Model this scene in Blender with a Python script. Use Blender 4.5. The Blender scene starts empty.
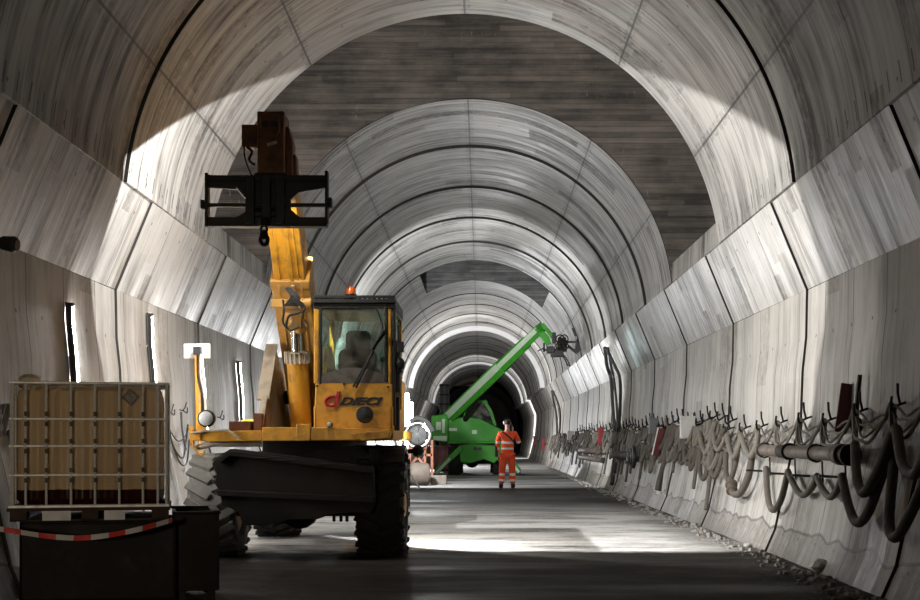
import bpy, bmesh, math, random
from mathutils import Vector, Matrix
PI = math.pi
S = bpy.context.scene
COL = S.collection
random.seed(7)
F = 1300.0          # focal length in pixels of the 920 wide frame
CX, CY, CZ = 481.0, 440.0, 1.25   # vanishing point, eye height


def P(px, py, D):
    """photo pixel -> world point at distance D along the tunnel"""
    return Vector(((px - CX) * D / F, D, CZ - (py - CY) * D / F))


# ------------------------------------------------------------------ materials
def newmat(name):
    m = bpy.data.materials.new(name)
    m.use_nodes = True
    nt = m.node_tree
    for n in list(nt.nodes):
        nt.nodes.remove(n)
    return m, nt


class N:
    """small node-building helper"""
    def __init__(self, nt):
        self.nt = nt

    def n(self, t, **kw):
        o = self.nt.nodes.new(t)
        for k, v in kw.items():
            setattr(o, k, v)
        return o

    def link(self, a, b):
        self.nt.links.new(a, b)

    def setin(self, s, v):
        if isinstance(v, bpy.types.NodeSocket):
            self.link(v, s)
        elif isinstance(v, (tuple, list)) and len(v) == 3 and s.type == 'RGBA':
            s.default_value = (*v, 1)
        else:
            s.default_value = v

    def math(self, op, a, b=0.0, c=0.0):
        o = self.n('ShaderNodeMath', operation=op)
        self.setin(o.inputs[0], a); self.setin(o.inputs[1], b); self.setin(o.inputs[2], c)
        return o.outputs[0]

    def vec(self, x, y, z=0.0):
        o = self.n('ShaderNodeCombineXYZ')
        self.setin(o.inputs[0], x); self.setin(o.inputs[1], y); self.setin(o.inputs[2], z)
        return o.outputs[0]

    def sep(self, v):
        o = self.n('ShaderNodeSeparateXYZ'); self.link(v, o.inputs[0]); return o.outputs

    def noise(self, v, scale=1.0, detail=3.0, rough=.55):
        o = self.n('ShaderNodeTexNoise')
        self.link(v, o.inputs['Vector'])
        o.inputs['Scale'].default_value = scale
        o.inputs['Detail'].default_value = detail
        o.inputs['Roughness'].default_value = rough
        return o.outputs['Fac']

    def white(self, v):
        o = self.n('ShaderNodeTexWhiteNoise'); self.link(v, o.inputs['Vector']); return o.outputs['Value']

    def rng(self, v, a, b, c=0.0, d=1.0):
        o = self.n('ShaderNodeMapRange')
        self.setin(o.inputs[0], v)
        for i, x in enumerate((a, b, c, d)):
            self.setin(o.inputs[i + 1], x)
        return o.outputs[0]

    def mix(self, f, a, b, mode='MIX'):
        o = self.n('ShaderNodeMix', data_type='RGBA', blend_type=mode)
        self.setin(o.inputs[0], f); self.setin(o.inputs[6], a); self.setin(o.inputs[7], b)
        return o.outputs[2]

    def uv(self):
        return self.n('ShaderNodeUVMap').outputs[0]

    def obj(self):
        return self.n('ShaderNodeTexCoord').outputs['Object']

    def out(self, color, rough=.6, metal=0.0, bump=None, bstr=.3, bdist=.02, **kw):
        b = self.n('ShaderNodeBsdfPrincipled')
        self.setin(b.inputs['Base Color'], color)
        self.setin(b.inputs['Roughness'], rough)
        self.setin(b.inputs['Metallic'], metal)
        for k, v in kw.items():
            self.setin(b.inputs[k], v)
        if bump is not None:
            bp = self.n('ShaderNodeBump')
            bp.inputs['Strength'].default_value = bstr
            bp.inputs['Distance'].default_value = bdist
            self.link(bump, bp.inputs['Height'])
            self.link(bp.outputs[0], b.inputs['Normal'])
        o = self.n('ShaderNodeOutputMaterial')
        self.link(b.outputs[0], o.inputs[0])
        return b


def paint(name, col, rough=.5, metal=0.0, dirt=.35, dirtcol=(.04, .03, .02), scale=6, **kw):
    """a painted or bare surface with blotches of dirt"""
    m, nt = newmat(name); g = N(nt)
    o = g.obj()
    a = g.noise(o, scale, 5, .65)
    f = g.rng(a, .48, .72, 0, dirt)
    c = g.mix(f, col, dirtcol)
    r = g.rng(a, .3, .7, rough * .85, min(1, rough * 1.25))
    g.out(c, r, metal, bump=g.noise(o, scale * 6, 3), bstr=.12, bdist=.01, **kw)
    return m


def emis(name, col, strength):
    m, nt = newmat(name); g = N(nt)
    e = g.n('ShaderNodeEmission'); e.inputs[0].default_value = (*col, 1); e.inputs[1].default_value = strength
    o = g.n('ShaderNodeOutputMaterial'); g.link(e.outputs[0], o.inputs[0])
    return m


def glass(name, tint=(.75, .85, .82), pale_tone=.12, dustcol=(.35, .3, .25)):
    m, nt = newmat(name); g = N(nt)
    tr = g.n('ShaderNodeBsdfTransparent'); tr.inputs[0].default_value = (*tint, 1)
    gl = g.n('ShaderNodeBsdfGlossy'); gl.inputs['Roughness'].default_value = .05
    df = g.n('ShaderNodeBsdfDiffuse'); df.inputs[0].default_value = (*dustcol, 1)
    m1 = g.n('ShaderNodeMixShader'); m1.inputs[0].default_value = .08
    g.link(tr.outputs[0], m1.inputs[1]); g.link(gl.outputs[0], m1.inputs[2])
    m2 = g.n('ShaderNodeMixShader')
    f = g.rng(g.noise(g.obj(), 5, 4), .35, .7, 0, pale_tone)
    g.link(f, m2.inputs[0]); g.link(m1.outputs[0], m2.inputs[1]); g.link(df.outputs[0], m2.inputs[2])
    o = g.n('ShaderNodeOutputMaterial'); g.link(m2.outputs[0], o.inputs[0])
    return m


def concrete(name, base=(.42, .41, .39), dark=(.16, .15, .14), rough=(.5, .8), strip=1.38, plank=.3,
             streak=.8, joints=(), ticks=None, shine=0.0, warm=.0, planklen=1.9, foot=False):
    """formwork-cast concrete; UV u runs along the tunnel in metres, v along the cross-section in metres"""
    m, nt = newmat(name); g = N(nt)
    uv = g.sep(g.uv()); u, v = uv[0], uv[1]
    big = g.noise(g.vec(g.math('MULTIPLY', u, .45), g.math('MULTIPLY', v, .45)), 1, 4, .6)
    st = g.noise(g.vec(g.math('MULTIPLY', u, 7.0), g.math('MULTIPLY', v, .55)), 1, 5, .65)
    st2 = g.noise(g.vec(g.math('MULTIPLY', u, 26.0), g.math('MULTIPLY', v, 1.3), 5.0), 1, 4, .7)
    fine = g.noise(g.vec(g.math('MULTIPLY', u, 9.0), g.math('MULTIPLY', v, 9.0), 9.0), 1, 5, .7)
    # plank patches left by the shuttering
    iu = g.math('FLOOR', g.math('DIVIDE', u, plank))
    iv = g.math('FLOOR', g.math('ADD', g.math('DIVIDE', v, planklen), g.white(g.vec(iu, 3.0))))
    pl = g.white(g.vec(iu, iv, 1.0))
    seg = g.white(g.vec(g.math('FLOOR', g.math('DIVIDE', u, strip)), 7.0))
    f = g.math('MULTIPLY', g.rng(st, .35, .72), streak)
    f = g.math('ADD', f, g.rng(big, .38, .68, -.12, .5))
    f = g.math('ADD', f, g.math('MULTIPLY', g.math('GREATER_THAN', pl, .86), g.rng(fine, .35, .6, 0.0, .35)))
    f = g.math('ADD', f, g.rng(seg, 0, 1, -.08, .1))
    f = g.math('ADD', f, g.rng(pl, 0, 1, -.04, .05))
    f = g.math('SUBTRACT', f, .2)
    c = g.mix(f, base, dark)
    c = g.mix(g.rng(st2, .58, .7, 0, .6), c, (.05, .046, .042))
    c = g.mix(g.rng(st2, .42, .3, 0, .45), c, (.6, .58, .54))
    if foot:      # splash dirt and a ragged tide line along the foot of the wall
        hgt = g.math('ADD', .62, g.math('MULTIPLY', g.math('SUBTRACT', g.noise(g.vec(g.math('MULTIPLY', u, .8), 0.0, 3.0), 1, 2.5, .5), .5), .8))
        low = g.math('LESS_THAN', v, hgt)
        c = g.mix(g.math('MULTIPLY', low, g.rng(fine, .3, .65, .25, .8)), c, (.13, .11, .09))
        tl = g.math('LESS_THAN', g.math('ABSOLUTE', g.math('SUBTRACT', v, hgt)), .016)
        c = g.mix(g.math('MULTIPLY', tl, .7), c, (.04, .035, .03))
        c = g.mix(g.rng(v, .45, .25, 0, .6), c, (.09, .078, .065))
        c = g.mix(g.math('MULTIPLY', g.rng(v, 2.3, .9), g.rng(st2, .5, .66, 0, .5)), c, (.15, .13, .11))
    # hard dashes along the strip edges
    du = g.math('ABSOLUTE', g.math('SUBTRACT', g.math('FRACT', g.math('DIVIDE', u, strip)), .5))
    line = g.math('LESS_THAN', g.math('SUBTRACT', .5, du), .011 / strip)
    du2 = g.math('ABSOLUTE', g.math('SUBTRACT', g.math('FRACT', g.math('DIVIDE', u, plank)), .5))
    line2 = g.math('MULTIPLY', g.math('LESS_THAN', g.math('SUBTRACT', .5, du2), .006 / plank),
                   g.math('GREATER_THAN', g.noise(g.vec(iu, g.math('MULTIPLY', v, 1.1), 2.0), 1, 4, .8), .54))
    lm = g.math('MAXIMUM', g.math('MULTIPLY', line, .75), g.math('MULTIPLY', line2, .6))
    for j in joints:
        dj = g.math('ABSOLUTE', g.math('SUBTRACT', v, j))
        lm = g.math('MAXIMUM', lm, g.math('MULTIPLY', g.math('LESS_THAN', dj, .014), .8))
        # stains bleeding out of the joint
        bl = g.math('MULTIPLY', g.math('LESS_THAN', dj, g.math('MULTIPLY', st, .16)), g.rng(fine, .45, .6, 0, .45))
        lm = g.math('MAXIMUM', lm, bl)
    if ticks:
        a = g.math('SUBTRACT', ticks, g.math('ABSOLUTE', v))
        inn = g.math('MULTIPLY', g.math('GREATER_THAN', a, .07), g.math('LESS_THAN', a, .24))
        tk = g.math('LESS_THAN', g.math('FRACT', g.math('DIVIDE', u, .3)), .1)
        lm = g.math('MAXIMUM', lm, g.math('MULTIPLY', g.math('MULTIPLY', inn, tk), .85))
    # small dark bolt holes
    hu = g.math('SUBTRACT', g.math('FRACT', g.math('DIVIDE', u, .69)), .5)
    hv = g.math('SUBTRACT', g.math('FRACT', g.math('DIVIDE', v, 1.1)), .5)
    hd = g.math('ADD', g.math('POWER', g.math('MULTIPLY', hu, .69), 2), g.math('POWER', g.math('MULTIPLY', hv, 1.1), 2))
    hole = g.math('LESS_THAN', hd, .0004)
    lm = g.math('MAXIMUM', lm, g.math('MULTIPLY', hole, .8))
    c = g.mix(lm, c, (.035, .032, .03))
    r = g.rng(g.math('ADD', g.math('MULTIPLY', st, .7), g.math('MULTIPLY', pl, .3)), .25, .75, rough[0], rough[1])
    h = g.math('SUBTRACT', g.math('ADD', g.math('MULTIPLY', st, .6), g.math('ADD', g.math('MULTIPLY', fine, .25), g.math('MULTIPLY', pl, .12))),
               g.math('MULTIPLY', lm, .5))
    g.out(c, r, 0, bump=h, bstr=.35, bdist=.03, **({'Specular IOR Level': shine} if shine else {}))
    return m


# ------------------------------------------------------------------ mesh building
class MB:
    def __init__(self):
        self.b = bmesh.new()
        self.mi = 0

    def _f(self, vs):
        try:
            f = self.b.faces.new(vs); f.material_index = self.mi; f.smooth = True
            return f
        except ValueError:
            return None

    def box(self, c, s, rot=None, taper=None):
        """box centred at c, full size s; taper=(tx,ty) scales the top"""
        c = Vector(c); vs = []
        for dz in (-1, 1):
            for dx, dy in ((-1, -1), (1, -1), (1, 1), (-1, 1)):
                k = taper if (taper and dz > 0) else (1, 1)
                p = Vector((dx * s[0] / 2 * k[0], dy * s[1] / 2 * k[1], dz * s[2] / 2))
                if rot is not None:
                    p = rot @ p
                vs.append(self.b.verts.new(c + p))
        for q in ((3, 2, 1, 0), (4, 5, 6, 7), (0, 1, 5, 4), (1, 2, 6, 5), (2, 3, 7, 6), (3, 0, 4, 7)):
            self._f([vs[i] for i in q])
        return self

    def b2(self, a, b):
        """box from corner a to corner b"""
        return self.box([(a[i] + b[i]) / 2 for i in range(3)], [abs(b[i] - a[i]) for i in range(3)])

    def bar(self, p0, p1, w, h, up=(0, 0, 1)):
        """rectangular bar from p0 to p1; w across, h along up"""
        p0, p1 = Vector(p0), Vector(p1); d = p1 - p0; L = d.length; d.normalize()
        up = Vector(up); s = d.cross(up)
        if s.length < 1e-5:
            s = d.cross(Vector((1, 0, 0)))
        s.normalize(); t = s.cross(d)
        return self.box((p0 + p1) / 2, (w, L, h), Matrix((s, d, t)).transposed())

    def ring(self, c, d, r, n, ref=None):
        d = Vector(d).normalized()
        a = ref or (Vector((0, 0, 1)) if abs(d.z) < .9 else Vector((1, 0, 0)))
        s = d.cross(a).normalized(); t = s.cross(d)
        return [self.b.verts.new(Vector(c) + (s * math.cos(2 * PI * i / n) + t * math.sin(2 * PI * i / n)) * r) for i in range(n)]

    def join(self, A, B):
        n = len(A)
        for i in range(n):
            self._f((A[i], A[(i + 1) % n], B[(i + 1) % n], B[i]))

    def cyl(self, p0, p1, r0, r1=None, n=14, caps=True):
        r1 = r0 if r1 is None else r1
        d = Vector(p1) - Vector(p0)
        A = self.ring(p0, d, r0, n); B = self.ring(p1, d, r1, n)
        self.join(A, B)
        if caps:
            self._f(A[::-1]); self._f(B)
        return self

    def lathe(self, prof, o, d, n=24, caps=True):
        """prof: list of (r, h) along axis d from o"""
        d = Vector(d).normalized(); o = Vector(o); R = []
        for r, h in prof:
            R.append(self.ring(o + d * h, d, max(r, .0005), n))
        for a, b in zip(R, R[1:]):
            self.join(a, b)
        if caps:
            self._f(R[0][::-1]); self._f(R[-1])
        return self

    def tube(self, pts, r, n=8, closed=False):
        pts = [Vector(p) for p in pts]; R = []
        prev = None
        m = len(pts)
        for i, p in enumerate(pts):
            if closed:
                d = pts[(i + 1) % m] - pts[i - 1]
            else:
                d = pts[min(i + 1, m - 1)] - pts[max(i - 1, 0)]
            d.normalize()
            if prev is None:
                a = Vector((0, 0, 1)) if abs(d.z) < .9 else Vector((1, 0, 0))
                s = d.cross(a).normalized()
            else:
                s = (prev - d * prev.dot(d)).normalized()
            prev = s; t = d.cross(s)
            rr = r(i / max(1, m - 1)) if callable(r) else r
            R.append([self.b.verts.new(p + (s * math.cos(2 * PI * k / n) + t * math.sin(2 * PI * k / n)) * rr) for k in range(n)])
        for a, b in zip(R, R[1:]):
            self.join(a, b)
        if closed:
            self.join(R[-1], R[0])
        else:
            self._f(R[0][::-1]); self._f(R[-1])
        return self

    def prism(self, poly, fn, a, b):
        """poly of (u,v); fn(u,v,w) -> point; extruded from w=a to w=b"""
        A = [self.b.verts.new(Vector(fn(u, v, a))) for u, v in poly]
        B = [self.b.verts.new(Vector(fn(u, v, b))) for u, v in poly]
        n = len(A)
        for i in range(n):
            self._f((A[i], A[(i + 1) % n], B[(i + 1) % n], B[i]))
        self._f(A[::-1]); self._f(B)
        return self

    def ball(self, c, r, s=(1, 1, 1), n=12, m=8):
        c = Vector(c); rows = []
        for j in range(1, m):
            th = PI * j / m
            rows.append([self.b.verts.new(c + Vector((r * s[0] * math.sin(th) * math.cos(2 * PI * i / n),
                                                      r * s[1] * math.sin(th) * math.sin(2 * PI * i / n),
                                                      r * s[2] * math.cos(th)))) for i in range(n)])
        T = self.b.verts.new(c + Vector((0, 0, r * s[2]))); B = self.b.verts.new(c - Vector((0, 0, r * s[2])))
        for a, b in zip(rows, rows[1:]):
            self.join(a, b)
        for i in range(n):
            self._f((T, rows[0][i], rows[0][(i + 1) % n]))
            self._f((B, rows[-1][(i + 1) % n], rows[-1][i]))
        return self

    def build(self, name, mat, parent=None, bevel=0, ang=38, at=None, uvs=None):
        bm = self.b
        bmesh.ops.recalc_face_normals(bm, faces=bm.faces)
        if parent is not None:
            off = ORG[parent.name]
        elif at is not None:
            off = Vector(at)
        else:
            xs = [v.co for v in bm.verts]
            off = Vector((sum(v.x for v in xs) / len(xs), sum(v.y for v in xs) / len(xs), min(v.z for v in xs)))
        bmesh.ops.translate(bm, verts=bm.verts, vec=-off)
        me = bpy.data.meshes.new(name); bm.to_mesh(me); bm.free()
        for mm in (mat if isinstance(mat, (list, tuple)) else [mat]):
            me.materials.append(mm)
        if ang is not None:
            me.set_sharp_from_angle(angle=math.radians(ang))
        o = bpy.data.objects.new(name, me); COL.objects.link(o)
        if parent is not None:
            o.parent = parent
        else:
            o.location = off
        ORG[o.name] = off
        if bevel:
            md = o.modifiers.new('bevel', 'BEVEL'); md.width = bevel; md.segments = 2
            md.limit_method = 'ANGLE'; md.angle_limit = math.radians(40)
        return o


ORG = {}


def thing(name, label, cat, loc, group=None):
    o = bpy.data.objects.new(name, None); COL.objects.link(o)
    o.location = loc; o.empty_display_size = .2
    ORG[o.name] = Vector(loc)
    return tag(o, label, cat, group)


def tag(o, label, cat, group=None, kind=None):
    o['label'] = label; o['category'] = cat
    if group: o['group'] = group
    if kind: o['kind'] = kind
    return o


def copytree(root, loc, parent=None, rot=None):
    c = root.copy(); COL.objects.link(c)
    if parent: c.parent = parent
    for ch in list(root.children):
        d = ch.copy(); COL.objects.link(d); d.parent = c
        for g in list(ch.children):
            e = g.copy(); COL.objects.link(e); e.parent = d
    if loc is not None: c.location = loc
    if rot is not None: c.rotation_euler = rot
    ORG[c.name] = Vector(c.location)
    return c


def smooth_path(pts, k=6):
    """Catmull-Rom through pts"""
    pts = [Vector(p) for p in pts]; out = []
    for i in range(len(pts) - 1):
        p0 = pts[max(i - 1, 0)]; p1 = pts[i]; p2 = pts[i + 1]; p3 = pts[min(i + 2, len(pts) - 1)]
        for j in range(k):
            t = j / k
            out.append(.5 * ((2 * p1) + (p2 - p0) * t + (2 * p0 - 5 * p1 + 4 * p2 - p3) * t * t + (3 * p1 - p0 - 3 * p2 + p3) * t ** 3))
    out.append(pts[-1])
    return out


def sag(a, b, drop, n=10):
    a, b = Vector(a), Vector(b)
    return [a.lerp(b, i / n) - Vector((0, 0, drop * 4 * (i / n) * (1 - i / n))) for i in range(n + 1)]
# ------------------------------------------------------------------ tunnel section
AX = -.22                       # tunnel axis
VC, VR = 3.56, 3.45             # vault centre height and radius
WALL = [(-.3, 3.33), (0, 3.39), (.25, 3.5), (1.03, 3.67), (1.47, 3.79), (2.03, 3.81), (2.4, 3.85), (2.93, 3.86)]   # (z, half width)
SPR = (3.91, 3.455)
LEDGE = 4.25


def half(z):
    if z <= WALL[0][0]: return WALL[0][1]
    pts = WALL + [SPR]
    for (z0, h0), (z1, h1) in zip(pts, pts[1:]):
        if z <= z1:
            return h0 + (h1 - h0) * (z - z0) / (z1 - z0)
    return SPR[1]


def wallpt(px, py, off=0.05, side=1):
    """point on the side wall seen through a photo pixel, standing off by `off`"""
    lo, hi = 4.0, 120.0
    for _ in range(50):
        D = (lo + hi) / 2; p = P(px, py, D)
        if side * (p.x - AX) < half(p.z) - off: lo = D
        else: hi = D
    return P(px, py, lo)


def wx(z, side=1, off=0.0):
    return AX + side * (half(z) - off)


vmax = VR * (PI / 2 + math.asin((VC - SPR[0]) / VR)) if False else VR * math.acos((SPR[0] - VC) / VR)
M = {}
M['joint'] = paint('grimy_joint_filler', (.03, .027, .024), .9, dirt=.5)
M['vault'] = concrete('vault_concrete', (.40, .385, .36), (.05, .046, .042), (.42, .75), 1.383, .345, .95,
                      joints=(0.0, 2.23, -2.23, 3.85, -3.85), ticks=vmax, shine=.5)
M['haunch'] = concrete('haunch_concrete', (.42, .40, .37), (.06, .055, .05), (.34, .6), 1.42, .285, .85, shine=.5, planklen=.9)
M['wall'] = concrete('wall_concrete', (.42, .40, .365), (.13, .12, .105), (.45, .7), 1.06, .53, .65, shine=.5, foot=True)


def boards(c1=(.035, .030, .026), c2=(.19, .16, .135), nm='board_marked_concrete'):
    m, nt = newmat(nm); g = N(nt)
    o = g.sep(g.obj()); x, z = o[0], o[2]
    iz = g.math('FLOOR', g.math('DIVIDE', z, .095))
    ix = g.math('FLOOR', g.math('ADD', g.math('DIVIDE', x, 2.3), g.white(g.vec(iz, 2.0))))
    b = g.white(g.vec(iz, ix, 1.0))
    gr = g.noise(g.vec(g.math('MULTIPLY', x, .9), g.math('MULTIPLY', z, 11)), 1, 5, .7)
    bl = g.noise(g.vec(x, z), .7, 5, .65)
    fi = g.noise(g.vec(g.math('MULTIPLY', x, 14), g.math('MULTIPLY', z, 3)), 1, 4, .7)
    f = g.math('ADD', g.math('ADD', g.math('MULTIPLY', b, .4), g.rng(gr, .3, .7, -.1, .5)), g.rng(bl, .35, .65, -.25, .35))
    c = g.mix(f, c1, c2)
    wh = g.math('MULTIPLY', g.rng(fi, .62, .7), g.rng(g.noise(g.vec(x, z, 3), 1.3, 2), .52, .6, 0, .5))
    c = g.mix(wh, c, (.4, .37, .33))
    fz = g.math('FRACT', g.math('DIVIDE', z, .095))
    ln = g.math('LESS_THAN', fz, .07)
    c = g.mix(g.math('MULTIPLY', ln, .6), c, (.02, .018, .016))
    g.out(c, .8, 0, bump=g.math('ADD', g.math('MULTIPLY', b, .4), g.math('ADD', g.math('MULTIPLY', gr, .4), g.math('MULTIPLY', ln, -.5))), bstr=.5, bdist=.03)
    return m


M['boards'] = boards()


def floor_mat():
    m, nt = newmat('dusty_wet_asphalt'); g = N(nt)
    o = g.sep(g.obj()); x, y = o[0], o[1]
    p = g.vec(x, y)
    n1 = g.noise(p, 1.0, 6, .7)
    n2 = g.noise(g.vec(g.math('MULTIPLY', x, .25), g.math('MULTIPLY', y, .8), 4), 1, 4, .6)
    n3 = g.noise(p, 14, 5, .7)
    n4 = g.noise(g.vec(g.math('MULTIPLY', x, .5), g.math('MULTIPLY', y, 1.2), 8), 1, 6, .7)
    base = g.mix(g.rng(n1, .35, .7), (.011, .009, .007), (.04, .034, .028))
    # lit stretch of floor with its shadow edge, painted in as paler asphalt
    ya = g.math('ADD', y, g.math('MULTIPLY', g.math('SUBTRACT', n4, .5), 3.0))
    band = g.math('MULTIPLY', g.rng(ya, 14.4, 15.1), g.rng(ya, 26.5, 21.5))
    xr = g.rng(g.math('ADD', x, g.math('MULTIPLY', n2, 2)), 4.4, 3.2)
    pale_tone = g.math('MULTIPLY', g.math('MULTIPLY', band, xr), g.rng(g.math('ADD', n4, g.math('MULTIPLY', n3, .25)), .42, .66, .1, 1))
    far = g.math('MULTIPLY', g.rng(y, 33, 37), g.rng(n2, .35, .6, .2, .8))  # brightly lit floor further on, painted in the same pale tone
    pale_tone = g.math('MAXIMUM', pale_tone, g.math('MULTIPLY', far, .6))
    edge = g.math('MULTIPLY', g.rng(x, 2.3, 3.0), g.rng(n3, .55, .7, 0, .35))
    pale_tone = g.math('MAXIMUM', pale_tone, edge)
    c = g.mix(pale_tone, base, (.75, .74, .72))
    pale_tone = g.math('MULTIPLY', pale_tone, g.rng(g.noise(p, 5, 6, .8), .42, .5, .3, 1))
    wet = g.rng(n2, .45, .62)
    r = g.rng(wet, 0, 1, .9, .55)
    g.out(c, r, 0, bump=g.math('ADD', g.math('MULTIPLY', n3, .5), n1), bstr=.5, bdist=.03, **{'Specular IOR Level': .2})
    return m


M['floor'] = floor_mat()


def strip(name, ys, prof, mat, kindname='structure'):
    """a surface swept along the tunnel: ys list of (y, outset); prof list of (x, z, nx, nz, v)"""
    bm = bmesh.new(); uvl = bm.loops.layers.uv.new('UVMap')
    rows = []
    for y, off in ys:
        rows.append([(bm.verts.new((x + nx * off, y, z + nz * off)), y, v) for x, z, nx, nz, v in prof])
    for A, B in zip(rows, rows[1:]):
        for i in range(len(prof) - 1):
            q = (A[i], A[i + 1], B[i + 1], B[i])
            f = bm.faces.new([t[0] for t in q]); f.smooth = True
            f.material_index = 1 if abs(A[0][0].co.y - B[0][0].co.y) < .1 else 0
            for l, t in zip(f.loops, q):
                l[uvl].uv = (t[1], t[2])
    me = bpy.data.meshes.new(name); bm.to_mesh(me); bm.free()
    me.materials.append(mat); me.materials.append(M['joint']); me.set_sharp_from_angle(angle=math.radians(25))
    o = bpy.data.objects.new(name, me); COL.objects.link(o)
    o['kind'] = 'structure'
    ORG[o.name] = Vector((0, 0, 0))
    return o




def joints_ys(y0, y1, first, pitch, gw=.016, gd=.045, cone=.03):
    """y samples with a recessed joint at first + k*pitch; each cast bay is slightly conical"""
    ys = [y0]
    js = []
    k = math.ceil((y0 - first) / pitch + 1e-6)
    while first + k * pitch < y1 - .05:
        js.append(first + k * pitch); k += 1
    out = []
    prev = y0
    def off(y):
        return cone * (((y - first) / pitch) % 1.0)
    out.append((y0, off(y0)))
    for j in js:
        for t in (.25, .5, .75):
            yy = prev + (j - prev) * t
            out.append((yy, off(yy)))
        out += [(j - gw - .001, cone), (j - gw, cone + gd), (j + gw, cone + gd), (j + gw + .001, 0)]
        prev = j + gw
    out.append((y1, off(y1 - 1e-4)))
    return out


def vault_prof(R):
    a0 = math.acos((SPR[0] - VC) / VR)
    out = []
    n = 72
    for i in range(n + 1):
        a = -a0 + 2 * a0 * i / n
        out.append((AX + R * math.sin(a), VC + R * math.cos(a), math.sin(a), math.cos(a), VR * a))
    zb = SPR[0] - .012      # flange that closes the gap over the haunch
    return [(AX - 3.8, zb, -1, 0, out[0][4] - .3)] + out + [(AX + 3.8, zb, 1, 0, out[-1][4] + .3)]


VJ, VPIT = 13.4, 4.15
strip('ceiling', joints_ys(-9, 17.57, VJ, VPIT), vault_prof(VR), M['vault'])
strip('ceiling', joints_ys(22.0, 42.0, 25.6, 4.1, gw=.02, gd=.08, cone=.05), vault_prof(VR), M['vault'])
VP_ = vault_prof(VR)
def arc_part(pts, k):      # part of the vault with a radial end face
    x, z, nx, nz, v = pts[k]
    dx_, dz_ = x - AX * .3, z - 1.3
    L_ = math.hypot(dx_, dz_) / 1.8
    e = (x + dx_ / L_, z + dz_ / L_, 0, 0, v + (1.6 if k else -1.6))
    return pts + [e] if k else [e] + pts
strip('ceiling', [(42.0, .02), (47.1, .02)], arc_part([t for t in VP_ if t[4] < -math.radians(29) * VR], -1), M['vault'])
strip('ceiling', [(42.0, .02), (47.1, .02)], arc_part([t for t in VP_ if t[4] > math.radians(43) * VR], 0), M['vault'])
strip('ceiling', joints_ys(47.1, 66, 51.2, 4.1), vault_prof(VR), M['vault'])
strip('ceiling', joints_ys(66, 93, 70, 4.5), vault_prof(VR - .18), M['vault'])
strip('ceiling', joints_ys(93, 112, 97, 4.5), vault_prof(VR - .3), M['vault'])


def wall_prof(side, zs=None):
    out = []; v = 0; prev = None
    for z, h in WALL:
        p = (AX + side * h, z)
        if prev: v += math.hypot(p[0] - prev[0], p[1] - prev[1])
        out.append((p[0], p[1], side, 0, v)); prev = p
    return out


def haunch_prof(side):
    z0, h0 = WALL[-1]; z1, h1 = SPR
    L = math.hypot(h1 - h0, z1 - z0)
    nx, nz = (z1 - z0) / L * side, (h0 - h1) / L
    return [(AX + side * (h0 + (h1 - h0) * t), z0 + (z1 - z0) * t, nx, nz, 3 + L * t) for t in (0, .33, .66, 1)]


for side, nm in ((-1, 'left'), (1, 'right')):
    for a, b, d in ((-9, 66, 0), (66, 112, 0)):
        ys = [(y, o_ - d) for y, o_ in joints_ys(a, b, 14.55, 4.25, gw=.014, gd=.04, cone=.02)]
        strip('wall_' + nm, ys, wall_prof(side), M['wall'])
        strip('wall_' + nm, ys, haunch_prof(side), M['haunch'])
    # upstand above the haunch in the two open bays
    for a, b in ((17.57, 22.0),):
        up = [(AX + side * SPR[1], SPR[0], side, 0, 0), (AX + side * (SPR[1] + .01), LEDGE, side, 0, .34),
              (AX + side * (SPR[1] + 3.2), LEDGE + .01, 0, -1, 3.5)]
        strip('trim_%d' % (1 if side < 0 else 2), [(a, 0), (b, 0)], up, M['haunch'])

def portal(name, y, zt, wide, mat, thick=.5, R=VR):
    """bulkhead wall around the vault opening"""
    bm = bmesh.new()
    a0 = math.acos((SPR[0] - VC) / VR); n = 48
    inner = [(AX + (R + .02) * math.sin(-a0 + 2 * a0 * i / n), VC + (R + .02) * math.cos(-a0 + 2 * a0 * i / n)) for i in range(n + 1)]
    outer = []
    for (x, z) in inner:
        dx, dz = x - AX, z - VC
        k = min(wide / max(abs(dx), 1e-4), (zt - VC) / dz if dz > .01 else 1e9)
        outer.append((AX + dx * k, max(VC + dz * k, 3.2)))
    for yy in (y, y + thick):
        A = [bm.verts.new((x, yy, z)) for x, z in inner]; B = [bm.verts.new((x, yy, z)) for x, z in outer]
        for i in range(n):
            bm.faces.new((A[i], A[i + 1], B[i + 1], B[i]))
    me = bpy.data.meshes.new(name); bm.to_mesh(me); bm.free(); me.materials.append(mat)
    o = bpy.data.objects.new(name, me); COL.objects.link(o); o['kind'] = 'structure'
    return o


portal('wall_back', 22.0, 10.5, 6.5, M['boards'])
M['grey'] = concrete('shaft_concrete', (.3, .3, .3), (.13, .13, .13), (.6, .8), 1.2, .3, .7)
M['boards_far'] = boards((.12, .12, .12), (.4, .4, .39), 'grey_board_marked_concrete')
portal('wall_back', 47.1, 8.6, 5.5, M['boards_far'])
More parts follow.
